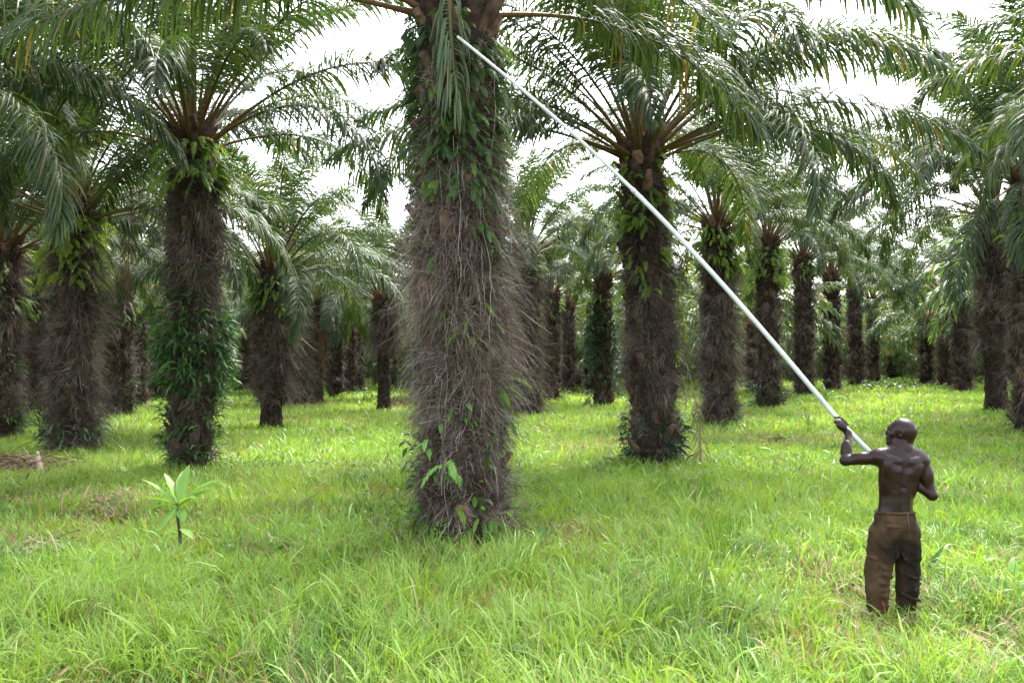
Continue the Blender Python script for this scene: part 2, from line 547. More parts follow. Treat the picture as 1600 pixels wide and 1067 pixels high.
def fibres(H, r, seed, nclump, per, ln=(.22, .6), hw=.0028, z0=.05, z1=None, K=5, lean=(0, 0), out=.9, side_bias=0.0, tone=1.0,
           bands=None):
    """dead fern stalks and roots: clumps of fine strands that spring out and hang"""
    g = np.random.default_rng(seed)
    z1 = z1 or H - .3
    mb = MB()
    n = nclump
    ca = g.uniform(0, 2 * np.pi, n); cz = g.uniform(z0, z1, n)
    cs = g.uniform(.6, 1.25, n)
    if bands is not None:                       # thicker and thinner girdles of growth
        cs = cs * np.interp(cz, bands[0], bands[1])
    if side_bias:
        cs = cs * (1 + side_bias * np.clip(np.cos(ca), 0, 1))
    ccol = FCOL[g.choice(len(FCOL), n, p=(.24, .2, .16, .12, .15, .13))] * tone * g.uniform(.6, 1.5, (n, 1))
    cside = np.repeat(g.normal(0, .7, n), per)[:, None]; cup = np.repeat(g.normal(.1, .6, n), per)[:, None]; cdr = np.repeat(g.uniform(.2, 2.4, n), per)
    a = np.repeat(ca, per) + g.normal(0, .13, n * per)
    zz = np.repeat(cz, per) + g.normal(0, .07, n * per)
    m = n * per
    rr = r * (.72 + .2 * g.random(m)) * (1 + .3 * np.exp(-np.clip(zz, 0, 9) / .25))
    o = np.stack([np.cos(a), np.sin(a), np.zeros(m)], -1)
    s_ = np.stack([-np.sin(a), np.cos(a), np.zeros(m)], -1)
    up = np.array((0, 0, 1.0))
    B0 = o * rr[:, None] + up * zz[:, None]
    d0 = nrm(o * g.uniform(.4, 1.1, (m, 1)) * out + s_ * (cside + g.normal(0, .38, (m, 1))) + up * (cup + g.normal(0, .35, (m, 1))))
    L = g.uniform(ln[0], ln[1], m) * np.repeat(cs, per) * np.where(g.random(m) < .22, 1.45, 1)
    dr = np.maximum(cdr + g.normal(0, .5, m), 0)
    t = np.linspace(0, 1, K)
    Dk = d0[:, None] - (dr[:, None] * t[None])[..., None] * up + g.normal(0, .24, (m, K, 3))
    Dk = nrm(Dk)
    Pt = B0[:, None] + np.concatenate([np.zeros((m, 1, 3)), np.cumsum(Dk[:, :-1] * (L / (K - 1))[:, None, None], 1)], 1)
    Pt[..., 2] = np.maximum(Pt[..., 2], .0)
    wv = nrm(np.cross(Dk, nrm(g.normal(0, 1, (m, 1, 3)))))
    prof = np.interp(t, [0, .6, 1], [1, .8, .35])
    W = wv * (hw * prof)[None, :, None] * g.uniform(.6, 1.7, (m, 1, 1))
    c = np.repeat(ccol, per, 0) * g.uniform(.6, 1.4, (m, 1))
    ribbon(mb, lean_of(lean, H, Pt), W, c)
    return mb


def ferns(H, r, seed, n, z0, z1, L=(.3, .6), col=(.075, .155, .03), hw=.011, lean=(0, 0), npin=15, azr=None, mb=None, bright=.35):
    """small pinnate fern fronds that spring from between the leaf bases"""
    g = np.random.default_rng(seed)
    mb = mb or MB()
    a = g.uniform(0, 2 * np.pi, n) if azr is None else g.uniform(azr[0], azr[1], n)
    nc = max(12, n // 5)
    ca, cz = g.uniform(0, 2 * np.pi, nc), g.uniform(z0, z1, nc)
    if azr is not None:
        ca = g.uniform(azr[0], azr[1], nc)
    w_ = g.integers(0, nc, n)
    a = ca[w_] + g.normal(0, .25, n); z = cz[w_] + g.normal(0, .10, n)
    o = np.stack([np.cos(a), np.sin(a), np.zeros(n)], -1); s_ = np.stack([-np.sin(a), np.cos(a), np.zeros(n)], -1)
    up = np.array((0, 0, 1.0))
    B0 = o * (r * g.uniform(.85, 1.05, (n, 1))) + up * z[:, None]
    d0 = nrm(o + s_ * g.normal(0, .6, (n, 1)) + up * g.uniform(-.2, 1.0, (n, 1)))
    K = 9
    t = np.linspace(0, 1, K)
    ln = g.uniform(L[0], L[1], n)
    Dk = nrm(d0[:, None] - (g.uniform(1.4, 3.6, (n, 1)) * t[None])[..., None] * up)
    Pt = B0[:, None] + np.concatenate([np.zeros((n, 1, 3)), np.cumsum(Dk[:, :-1] * (ln / (K - 1))[:, None, None], 1)], 1)
    base = np.array(col)
    yl = (g.random(nc) < bright)[w_]
    c = np.where(yl[:, None], base * np.array((1.9, 1.6, 1.0)), base) * g.uniform(.7, 1.3, (n, 1))
    wv = nrm(np.cross(Dk, up + g.normal(0, .3, (n, 1, 3))))
    ribbon(mb, lean_of(lean, H, Pt), wv * .003, c * .6)
    # pinnae
    idx = np.linspace(1, K - 1.001, npin); i0 = idx.astype(int); f = (idx - i0)[None, :, None]
    PP = Pt[:, i0] * (1 - f) + Pt[:, i0 + 1] * f
    TT = Dk[:, i0]; WW = wv[:, i0]
    pl = (ln[:, None] * .17) * np.interp(idx / (K - 1), [0, .3, .8, 1], [.7, 1, .7, .2])[None]
    for sgn in (1, -1):
        dd = nrm(WW * sgn + TT * .35 - up * .35 + g.normal(0, .12, PP.shape))
        Q = np.stack([PP, PP + dd * pl[..., None] * .55, PP + dd * pl[..., None] - up * (pl * .2)[..., None]], 2)
        w2 = TT[:, :, None] * (hw * np.array((.7, 1, .15)))[None, None, :, None]
        ribbon(mb, lean_of(lean, H, Q.reshape(-1, 3, 3)), np.broadcast_to(w2, Q.shape).reshape(-1, 3, 3), np.repeat(c, npin, 0))
    return mb


def leafy(mb, g, cen, n, L=(.16, .3), hw=.022, col=(.03, .075, .02), droop=1.0, upb=.3, c2=None):
    """long pointed leaves hung from points in `cen` (n,3) with outward directions taken from `cen` minus its axis"""
    n = len(cen[0])
    B0, o = cen
    d0 = nrm(o * g.uniform(.4, 1, (n, 1)) + g.normal(0, .5, (n, 3)) + np.array((0, 0, upb)))
    K = 5; t = np.linspace(0, 1, K)
    ln = g.uniform(L[0], L[1], n)
    up = np.array((0, 0, 1.0))
    Dk = nrm(d0[:, None] - (g.uniform(.5, 2.4, (n, 1)) * droop * t[None])[..., None] * up)
    Pt = B0[:, None] + np.concatenate([np.zeros((n, 1, 3)), np.cumsum(Dk[:, :-1] * (ln / (K - 1))[:, None, None], 1)], 1)
    wv = nrm(np.cross(Dk, up + g.normal(0, .45, (n, 1, 3))))
    nv = np.cross(Dk, wv)
    prof = np.interp(t, [0, .3, .6, 1], [.15, 1, .8, .03])
    W = wv * (hw * prof)[None, :, None] * (ln / np.mean(L))[:, None, None]
    D = nv * (-hw * .3 * prof)[None, :, None]
    c = np.array(col) * g.uniform(.6, 1.4, (n, 1))
    if c2 is not None:
        c = np.where((g.random(n) < .25)[:, None], np.array(c2) * g.uniform(.7, 1.2, (n, 1)), c)
    vribbon(mb, Pt, W, D, c)


def bush_on_trunk(mb, g, H, r, n, z0, z1, spread=.25, azr=(0, 2 * math.pi), lean=(0, 0), **kw):
    nc = max(3, n // 9)
    ca = g.uniform(azr[0], azr[1], nc); cz = z0 + (z1 - z0) * g.beta(2, 2, nc); cr = r + g.uniform(0, spread, nc)
    w_ = g.integers(0, nc, n)
    a = ca[w_] + g.normal(0, .12, n); z = cz[w_] + g.normal(0, .07, n); rr = cr[w_] + g.normal(0, .05, n)
    o = np.stack([np.cos(a), np.sin(a), np.zeros(n)], -1)
    B0 = o * rr[:, None]; B0[:, 2] = np.maximum(z, .03)
    leafy(mb, g, (lean_of(lean, H, B0), o), n, **kw)


def crown_mesh(seed):
    """the palm's heart: spear leaves and brown fibrous boss"""
    g = np.random.default_rng(seed)
    mb = MB()
    for k in range(4):
        a = g.uniform(0, 6.28); L = g.uniform(1.6, 2.8)
        p = [np.array((math.cos(a) * .05, math.sin(a) * .05, 0)) + np.array((math.cos(a) * .12 * t, math.sin(a) * .12 * t, L * t)) for t in np.linspace(0, 1, 8)]
        tube(mb, p, np.linspace(.05, .008, 8), (.10, .15, .04), seg=6)
    an = np.linspace(0, 2 * np.pi, 16, endpoint=False)
    prof = ((.0, .30), (.15, .34), (.35, .30), (.55, .16), (.75, .04))
    z = np.array([p[0] for p in prof]) - .25; rr = np.array([p[1] for p in prof])[:, None] * (1 + g.normal(0, .08, (5, 16)))
    v = np.stack([rr * np.cos(an), rr * np.sin(an), np.broadcast_to(z[:, None], (5, 16))], -1).reshape(-1, 3)
    i = np.arange(4)[:, None] * 16; j = np.arange(16)[None]
    mb.add(v, np.stack([i + j, i + (j + 1) % 16, i + 16 + (j + 1) % 16, i + 16 + j], -1).reshape(-1, 4), (.06, .04, .03))
    return mb.mesh('crown', M_BARK)


CROWNS = [crown_mesh(k) for k in range(3)]


def add_fronds(crown, g, n=36, s=1.0, a0=None, skip=None, extra=(), top=0, low=1.0):
    a0 = g.uniform(0, 6.28) if a0 is None else a0
    for i in range(n):
        q = (i + .5) / n
        age = min(AGES - 1, int(q ** 1.05 * low * AGES))
        az = a0 + i * 2.39996 + g.normal(0, .12)
        azn = az % (2 * math.pi)
        if skip and skip(azn, q):
            continue
        me = LIB[age][int(g.integers(0, 3))]
        r0 = .06 + .26 * q
        inst('frond', me, crown, (math.cos(az) * r0, math.sin(az) * r0, .22 - .42 * q),
             (g.normal(0, .06), g.normal(0, .06), az), s * g.uniform(.9, 1.08))
    for (me, az, sc) in extra:
        inst('frond' if 'dead' not in me.name else 'dead_frond', me, crown, (math.cos(az) * .3, math.sin(az) * .3, -.1), (0, 0, az), sc)


def palm(px, d, H, r, label, seed, trunk_me=None, parts=(), lean=(0, 0), n=34, s=1.0, group=None, **kw):
    x = (px - 800) / F * d
    root = empty('oil_palm', (x, d, float(gz(x, d))))
    tag(root, label, 'palm tree', group)
    g = np.random.default_rng(seed)
    tr = inst('trunk', trunk_me or trunk_mesh(H, r, seed, lean=lean), root)
    for nm, mb, mt in parts:
        if isinstance(mb, MB):
            mb.build(nm, mt, tr)
        else:
            inst(nm, mb, tr)
    cr = inst('crown', CROWNS[seed % 3], root, (lean[0], lean[1], H))
    add_fronds(cr, g, n=n, s=s, **kw)
    return root, tr, cr


G0 = 'oil palms standing in rows'
PALMS = []          # (x, y) of every palm


def note(px, d):
    PALMS.append(((px - 800) / F * d, d))


def special(crown, az, L, th0, bend, sway=0.0, grav=1.0, seed=0, z=0.0, r0=.25, **kw):
    me = frond_mesh('frond', L=L, th0=R(th0), bend=R(bend), sway=sway, grav=grav, seed=seed, **kw)
    nm = 'dead_frond' if kw.get('dead') else 'frond'
    return inst(nm, me, crown, (math.cos(R(az)) * r0, math.sin(R(az)) * r0, z), (0, 0, R(az)))


# ---- A: the big near palm the man works on
def palm_A():
    H, r, lean = 6.45, .47, (-.12, 0)
    sd_ = 11
    band = ([0, .5, 1.2, 2.4, 3.6, 4.4, 5.0, 6.4], [.75, .75, .95, 1.2, 1.3, .9, .55, .5])
    fb = fibres(H, r - .05, sd_, 1150, 52, ln=(.16, .48), hw=.0019, lean=lean, side_bias=.22, bands=band, z1=5.9)
    # a few very long, thin hanging roots
    g = np.random.default_rng(5)
    m = 22
    a = g.uniform(math.pi, 2 * math.pi, m); z = g.uniform(1.2, 6.2, m); L = g.uniform(.8, 2.2, m); K = 12
    t = np.linspace(0, 1, K)
    rr = (r + g.uniform(.02, .2, m))[:, None] + np.cumsum(g.normal(0, .02, (m, K)), 1)
    aa = a[:, None] + np.cumsum(g.normal(0, .03, (m, K)), 1)
    Pt = np.stack([rr * np.cos(aa), rr * np.sin(aa), np.maximum(z[:, None] - L[:, None] * t[None], .1)], -1)
    W = np.stack([-np.sin(aa), np.cos(aa), 0 * aa], -1) * .0022
    ribbon(fb, lean_of(lean, H, Pt), W, FCOL[3][None] * g.uniform(.7, 1.6, (m, 1)))
    fe = ferns(H, r - .02, 12, 760, 4.1, 6.1, L=(.16, .46), col=(.055, .115, .04), lean=lean, hw=.0085, npin=17, bright=.2)
    ferns(H, r + .05, 13, 60, .5, 4.2, L=(.2, .4), col=(.06, .14, .03), lean=lean, mb=fe)
    ferns(H, r + .05, 15, 50, .1, .5, L=(.2, .4), col=(.07, .16, .03), lean=lean, mb=fe)
    bl = MB()
    bush_on_trunk(bl, g, H, r, 90, 3.6, 6.0, spread=.1, lean=lean, L=(.08, .16), hw=.02, col=(.035, .085, .03))
    bush_on_trunk(bl, g, H, r, 150, .1, 1.9, spread=.1, azr=(math.pi * .9, math.pi * 2.1), lean=lean, L=(.08, .18), hw=.026, col=(.07, .16, .03))
    root, tr, cr = palm(725, 10.3, H, r, 'big near oil palm with a shaggy trunk, the pole tip at its crown', sd_,
                        parts=(('dry_fibres', fb, M_FIBRE), ('fern_growth', fe, M_FERN), ('creeper_leaves', bl, M_BROAD)), lean=lean, n=0)
    # its crown is mostly above the picture; the fronds that drop into view are set one by one
    # az: 0 = right, 90 = away, 180 = left, 270 = to the camera
    lst = [(0, 5.6, 28, 66, .1), (-14, 5.8, 42, 88, .2), (16, 5.6, 44, 80, .3), (-32, 5.9, 55, 95, .0), (34, 5.6, 36, 76, .2),
           (176, 5.6, 40, 74, -.1), (195, 5.8, 50, 92, .2), (162, 5.4, 52, 85, 0), (214, 5.9, 46, 88, .1), (140, 5.4, 46, 80, .1),
           (60, 5.5, 46, 84, 0), (95, 5.4, 48, 84, 0), (120, 5.4, 62, 80, .1), (75, 5.4, 68, 70, .1),
           (235, 5.8, 62, 84, .1), (-55, 5.8, 64, 84, 0), (255, 5.6, 66, 76, .1), (290, 5.6, 70, 70, 0),
           (20, 5.4, 70, 75, 0), (190, 5.4, 72, 72, .1), (150, 5.0, 80, 55, 0), (320, 5.0, 80, 55, 0), (45, 4.6, 84, 45, 0), (250, 4.6, 84, 45, 0)]
    for i, (az, L, th, be, sw) in enumerate(lst):
        special(cr, az, L, th, be, sw, grav=1.15, seed=300 + i, z=-.15 + .2 * (th / 80), r0=.3)
    special(cr, 22, 4.6, 12, 62, .1, grav=1.3, seed=390, z=-.1, r0=.35)
    special(cr, -8, 6.8, 46, 98, .1, grav=1.3, seed=391, z=-.1, r0=.3)
    special(cr, 6, 6.6, 36, 84, .2, grav=1.3, seed=392, z=-.1, r0=.3)
    special(cr, 178, 5.6, 16, 48, .0, grav=1.5, seed=393, z=-.15, r0=.35, ll=.95)
    special(cr, 200, 5.6, 24, 60, .0, grav=1.5, seed=394, z=-.15, r0=.35, ll=.95)
    # the cut frond that hangs down the front of the trunk
    f = special(cr, 268, 1.75, -58, 30, .25, grav=6.0, seed=377, z=.15, r0=.50, pw=.25, n=44, ll=.62, petiole=.1, hw=.014, col=(.075, .125, .06))
    f['label'] = 'half-cut green frond hanging straight down the front of the trunk'
    note(725, 10.3)


def std_palm(px, d, H, r, label, seed, nf=260, per=34, hw=.004, fmul=1.6, ln=(.18, .5), lean=(0, 0), fern=120, fz=None, fcol=(.10, .20, .05), bright=.45,
             bush=None, tone=.84, side_bias=.4, bands=None, fz1=None, bare_foot=0.0, fz0=.05, fl=(.28, .55), z1=None, **kw):
    g = np.random.default_rng(seed + 500)
    parts = [('dry_fibres', fibres(H, r - .04, seed, int(nf * fmul), per, ln=(ln[0] * .9, ln[1] * .98), hw=hw * .8, lean=lean, side_bias=side_bias, tone=tone, bands=bands, z0=fz0, z1=z1), M_FIBRE)]
    if fern:
        f0, f1 = fz or (H - 1.4, H - .1)
        fm = ferns(H, r + .05, seed + 1, fern, f0, f1, L=fl, col=fcol, lean=lean, hw=.014 if d < 24 else .02, npin=11, bright=bright)
        if fz1:
            ferns(H, r + .05, seed + 2, fz1[2], fz1[0], fz1[1], L=(.25, .5), col=fcol, lean=lean, hw=.014, npin=11, mb=fm, bright=bright)
        parts.append(('fern_growth', fm, M_FERN))
    if bush:
        bm_ = MB()
        for b in bush:
            b = dict(b)
            bush_on_trunk(bm_, g, H, r, b.pop('n'), b.pop('z0'), b.pop('z1'), lean=lean, **b)
        parts.append(('creeper_leaves', bm_, M_BROAD))
    tm = trunk_mesh(H, r, seed, lean=lean, bare_foot=bare_foot)
    note(px, d)
    return palm(px, d, H, r, label, seed, trunk_me=tm, parts=parts, lean=lean, group=G0, **kw)


palm_A()
# ---- B
std_palm(300, 16.5, 6.4, .40, 'oil palm left of the big one, dark green leaves bushing out halfway down', 21, nf=420, per=40, ln=(.14, .38),
         bands=([0, 1, 1.6, 3.6, 5, 6.4], [.5, .5, .7, 1.1, 1.2, .6]), fern=170, fz=(5.4, 6.35), bright=.5, tone=.68, z1=5.7,
         bush=(dict(n=1500, z0=1.4, z1=3.2, spread=.27, L=(.20, .38), hw=.023, col=(.035, .10, .028), c2=(.08, .19, .04)),
               dict(n=430, z0=.0, z1=1.5, spread=.12, L=(.16, .30), hw=.02, col=(.04, .09, .03), c2=(.09, .2, .04)),
               dict(n=200, z0=3, z1=3.9, spread=.1, L=(.14, .28), hw=.018, col=(.03, .08, .025))), n=34, a0=.4)
# ---- C
std_palm(1022, 17.7, 6.5, .43, 'oil palm right of the big one, crossed by the pole, dark leaves round its foot', 31, nf=420, per=38, ln=(.16, .5),
         lean=(-.25, 0), fern=200, fz=(4.9, 6.4), fz1=(3.6, 5.0, 60), bright=.45, tone=.68, z1=6.0,
         bands=([0, .8, 2, 4.2, 5, 6.4], [.5, .6, 1.0, 1.1, .7, .5]),
         bush=(dict(n=620, z0=-.2, z1=1.3, spread=.13, L=(.16, .34), hw=.022, col=(.022, .055, .022)),
               dict(n=120, z0=5, z1=6.2, spread=.3, L=(.14, .26), hw=.02, col=(.10, .2, .03))), n=42, a0=2.2, s=1.08)
crC = [o for o in COL.objects if o.name.startswith('crown')][-1]
for i, (az, L, th, be, z) in enumerate(((-6, 7.0, 44, 84, 0), (8, 6.6, 30, 80, -.1), (-24, 6.4, 24, 72, -.1), (22, 6.4, 46, 92, 0), (190, 6.2, 18, 52, -.1), (172, 6.0, 34, 60, -.1), (206, 6.2, 50, 60, 0), (-40, 6.0, 40, 84, 0))):
    special(crC, az, L, th, be, .1, grav=1.4, seed=410 + i, z=z, r0=.3, ll=.95)
# ---- D, E and the left side
std_palm(112, 20, 5.6, .42, 'shaggy oil palm near the left edge with brown fuzz along one side', 41, nf=380, per=36,
         side_bias=.9, fern=260, fz=(4.0, 5.5), bright=.8, fl=(.3, .6), fcol=(.13, .24, .05),
         bush=(dict(n=420, z0=.05, z1=1.1, spread=.3, L=(.16, .32), hw=.022, col=(.04, .10, .03), c2=(.14, .22, .08)), dict(n=130, z0=3.2, z1=4.3, spread=.1, L=(.14, .24), hw=.02, col=(.05, .11, .03))), n=36, s=1.05)
std_palm(2, 23.6, 5.3, .43, 'oil palm cut by the left edge with a leafy bush at its foot', 51, nf=260, per=32, fern=170, fz=(3.6, 5.2), bright=.6,
         bush=(dict(n=420, z0=.1, z1=1.2, spread=.3, L=(.14, .26), hw=.022, col=(.07, .16, .03)), dict(n=240, z0=1.2, z1=3.6, spread=.15, L=(.14, .26), hw=.02, col=(.04, .10, .03))), n=34)
std_palm(52, 35, 5.2, .45, 'slender dark oil palm seen between the two leftmost trunks', 53, nf=140, per=30, hw=.007, fern=60, n=28)
std_palm(185, 33, 5.2, .48, 'dark-footed oil palm between the shaggy left palm and the leafy-waisted one', 55, nf=160, per=30, hw=.006, fern=90, n=30, bush=(dict(n=160, z0=.1, z1=2.2, spread=.15, L=(.2, .3), hw=.025, col=(.03, .07, .025)),))
std_palm(213, 41, 5.4, .42, 'thin oil palm half hidden behind the dark-footed one', 57, nf=110, per=28, hw=.008, fern=40, n=26)
# ---- F
std_palm(425, 27.8, 5.05, .50, 'short oil palm with a skirt of grey fuzz above its narrow dark foot', 61, nf=300, per=34, hw=.0052, ln=(.2, .6), fz0=1.0,
         bands=([0, 1, 3, 4, 5], [.4, .8, 1.2, .9, .6]), fern=150, fz=(3.7, 4.95), bright=.75, bare_foot=.9, n=34, side_bias=.6)
std_palm(470, 43, 5.0, .45, 'fuzzy leaning oil palm just behind the short one', 63, nf=130, per=28, hw=.008, ln=(.3, .8), fern=20, n=26, lean=(-.3, 0))
std_palm(497, 46, 5.1, .40, 'thin bare-footed oil palm with pale hanging fibres, between bigger palms', 65, nf=110, per=26, hw=.008, fz0=2, fern=20, n=26, bare_foot=1.8)
std_palm(524, 52, 5.4, .42, 'dark slim oil palm, second of the far cluster left of the big palm', 67, nf=90, per=26, hw=.010, fern=20, n=26)
std_palm(547, 60, 5.6, .45, 'furthest dark oil palm of the cluster left of the big palm', 69, nf=80, per=24, hw=.012, fern=0, n=24)
std_palm(600, 37.8, 5.0, .42, 'oil palm with a bare grey lower trunk and a reddish clump at its foot', 71, nf=150, per=30, hw=.006, ln=(.25, .65), fz0=2.6,
         fern=30, bright=.2, bare_foot=2.6, n=32)
# ---- behind A, right side of A
std_palm(822, 34.5, 6.6, .50, 'bristly oil palm partly hidden behind the right side of the big trunk', 81, nf=260, per=32, hw=.0055, ln=(.3, .8), side_bias=.2, fern=60, n=32)
std_palm(862, 48, 6.0, .42, 'slim oil palm with pale curved stalks, right behind the bristly one', 83, nf=110, per=28, hw=.009, fern=60, bright=.8, n=26)
std_palm(888, 60, 6.2, .42, 'brown fuzzy oil palm far off beside the slim one', 85, nf=90, per=26, hw=.011, fern=0, n=24)
std_palm(942, 41.7, 6.3, .46, 'oil palm wholly wrapped in dark green creeper', 87, nf=60, per=20, hw=.006, fern=40,
         bush=(dict(n=2300, z0=.1, z1=5.8, spread=.35, L=(.18, .34), hw=.028, col=(.025, .07, .028), c2=(.05, .12, .04)),), n=32)
# ---- right of C
std_palm(1122, 29, 6.8, .50, 'oil palm with yellow-green ferns under its crown and a broad dark foot', 91, nf=300, per=34, hw=.005, ln=(.2, .6), side_bias=.3, fern=190, fz=(5.2, 6.7), bright=.8,
         bush=(dict(n=200, z0=5, z1=6.5, spread=.3, L=(.2, .3), hw=.03, col=(.09, .19, .03)), dict(n=160, z0=0, z1=.8, spread=.3, L=(.16, .3), hw=.025, col=(.03, .06, .02))), n=36)
std_palm(1200, 37.8, 7.3, .50, 'oil palm with a collar of long pale ferns, behind the pole', 93, nf=200, per=30, hw=.006, fern=190, fz=(5.4, 7.2), bright=.9, fl=(.4, .9),
         bush=(dict(n=300, z0=0, z1=1.3, spread=.35, L=(.2, .3), hw=.03, col=(.03, .07, .025)),), n=34)
std_palm(1256, 46, 7.3, .48, 'tall dark oil palm standing behind the middle of the pole, reddish low on its trunk', 95, nf=150, per=28, hw=.008, fern=60, bright=.3, n=32)
std_palm(1300, 54, 7.2, .50, 'third trunk of the receding row at the right, with white-leaved weeds at its foot', 97, nf=120, per=26, hw=.010, fern=30, n=30)
std_palm(1336, 63, 7.2, .50, 'fourth trunk of the receding row at the right', 99, nf=100, per=24, hw=.012, fern=0, n=28)
std_palm(1364, 73, 7.2, .5, 'fifth trunk of the receding row at the right', 101, nf=80, per=24, hw=.014, fern=0, n=28)
std_palm(1555, 30, 7.0, .52, 'oil palm near the right edge with purple-grey fuzz and a ringed bare foot', 103, nf=280, per=32, hw=.0055, ln=(.25, .65), fz0=2.2, fern=60, fz=(5, 6.8), bare_foot=2.0, n=36, bright=.6)
std_palm(1612, 23.6, 7.1, .48, 'dark oil palm cut by the right edge of the picture', 105, nf=240, per=32, hw=.005, fern=120, bright=.8, n=40, fz=(5, 6.9), a0=1.1, s=1.08)
crV = [o for o in COL.objects if o.name.startswith('crown')][-1]
for i, (az, L, th, be) in enumerate(((205, 4.6, -25, 58), (235, 4.4, -10, 70), (180, 5.4, 24, 84), (160, 5.8, 50, 84), (195, 5.8, 62, 70))):
    special(crV, az, L, th, be, .1, grav=1.6, seed=440 + i, z=-.2, r0=.35, ll=.95)
std_palm(1503, 50, 6.6, .5, 'dark oil palm behind the ringed one on the right', 107, nf=120, per=26, hw=.009, fern=30, n=30)
std_palm(1478, 60, 6.6, .5, 'far oil palm closing the grassy aisle on its right side', 109, nf=90, per=26, hw=.011, fern=0, n=28)

# ---- near palms standing outside the frame whose fronds reach into it
std_palm(-330, 12.5, 6.3, .48, 'near oil palm outside the left edge whose fronds hang into the top corner', 121, nf=120, per=24, fern=30, n=36, a0=.2, s=1.06)
std_palm(1960, 14.5, 6.6, .48, 'near oil palm outside the right edge', 123, nf=120, per=24, fern=30, n=32, a0=.2)
std_palm(-180, 26, 6.0, .48, 'oil palm added for shade outside the left edge, further back', 125, nf=100, per=20, fern=20, n=32)  # extra palm beside the view, added for the shade it gives
std_palm(1850, 31, 6.8, .48, 'oil palm added for shade outside the right edge, further back', 127, nf=100, per=20, fern=20, n=32)  # likewise added out of frame to shade the right side

# ---- the far rows
FAR_T = [trunk_mesh(6.4, .48, 700 + k, nst=60) for k in range(4)]
FAR_F = [fibres(6.4, .5, 720 + k, 90, 22, ln=(.25, .7), hw=.014, K=4, tone=1.6).mesh('dry_fibres', M_FIBRE) for k in range(4)]  # raised tone paints the pale veil of distance into the fibres


def crown_merged(seed):
    """one crown of a far palm as a single mesh (rachises with fewer, wider leaflets)"""
    g = np.random.default_rng(seed)
    vs, qs, cs, off = [], [], [], 0
    for i in range(34):
        q = (i + .5) / 34
        me = frond_mesh('tmp', L=g.uniform(4.8, 5.6), th0=R(84 - 70 * q), bend=R(50 + 52 * q), sway=g.uniform(-.5, .5), grav=.5 + q,
                        n=42, ll=1.0, seed=seed * 50 + i, K=4, hw=.05)
        az = i * 2.39996
        n = len(me.vertices)
        v = np.empty(n * 3, np.float32); me.vertices.foreach_get('co', v); v = v.reshape(-1, 3)
        c = np.empty(n * 4, np.float32); me.attributes['tint'].data.foreach_get('color', c); c = c.reshape(-1, 4)[:, :3]
        l = np.empty(len(me.loops), np.int32); me.loops.foreach_get('vertex_index', l)
        ca, sa = math.cos(az), math.sin(az)
        v = np.stack([v[:, 0] * ca - v[:, 1] * sa + ca * .25, v[:, 0] * sa + v[:, 1] * ca + sa * .25, v[:, 2]], -1)
        vs.append(v); qs.append(l.reshape(-1, 4) + off); cs.append(c * g.uniform(1.3, 2.1) * np.array((1.15, 1.1, 1.1))); off += n  # leaf colour lightened: distance haze painted into the far crowns
        bpy.data.meshes.remove(me)
    mb = MB(); mb.add(np.concatenate(vs), np.concatenate(qs), np.concatenate(cs))
    return mb.mesh('crown', M_FROND)


FAR_C = [crown_merged(k + 1) for k in range(5)]
g = np.random.default_rng(77)
S_ = 8.8
k = 0
for row in range(-1, 21):
    y = 30 + row * S_ * .82
    for c in range(-20, 21):
        x = (c + (.5 if row % 2 else 0)) * S_ + g.normal(0, .35) + 1.5
        yy = y + g.normal(0, .35)
        if yy > 142 or abs(x) > .66 * yy + 8:
            continue
        if yy < 45 and abs(x) < .6 * yy:
            continue
        if min(math.hypot(x - a, yy - b) for a, b in PALMS) < 5.4:
            continue
        PALMS.append((x, yy))
        root = empty('oil_palm', (x, yy, float(gz(x, yy))), g.uniform(0, 6.28))
        h = g.uniform(.32, .85) if yy > 68 else g.uniform(.6, 1.0)
        tag(root, 'distant oil palm among the many in the far rows at the back of the plantation', 'palm tree', 'distant oil palms of the far rows')
        v = int(g.integers(0, 4))
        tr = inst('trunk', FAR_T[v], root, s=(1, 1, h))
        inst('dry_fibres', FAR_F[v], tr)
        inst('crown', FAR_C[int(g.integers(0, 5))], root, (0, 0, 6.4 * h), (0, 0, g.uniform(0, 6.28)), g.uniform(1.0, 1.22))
        k += 1
print('far palms', k)


# ------------------------------------------------------------------ undergrowth and weeds
def scatter_leaves(name, label, cat, spots, mat, seed, kind='stuff'):
    g = np.random.default_rng(seed)
    mb = MB()
    for (x, y, rad, h, n, L, hw, col) in spots:
        a = g.uniform(0, 6.28, n); rr = rad * np.sqrt(g.random(n))
        X = x + rr * np.cos(a); Y = y + rr * np.sin(a)
        B0 = np.stack([X, Y, gz(X, Y) + h * g.random(n) ** 1.2 * (1 - (rr / rad) ** 2 * .6)], -1)
        o = nrm(np.stack([np.cos(a), np.sin(a), .3 + 0 * a], -1))
        leafy(mb, g, (B0, o), n, L=L, hw=hw, col=col, droop=.8, upb=.5)
    return tag(mb.build(name, mat), label, cat, kind=kind)


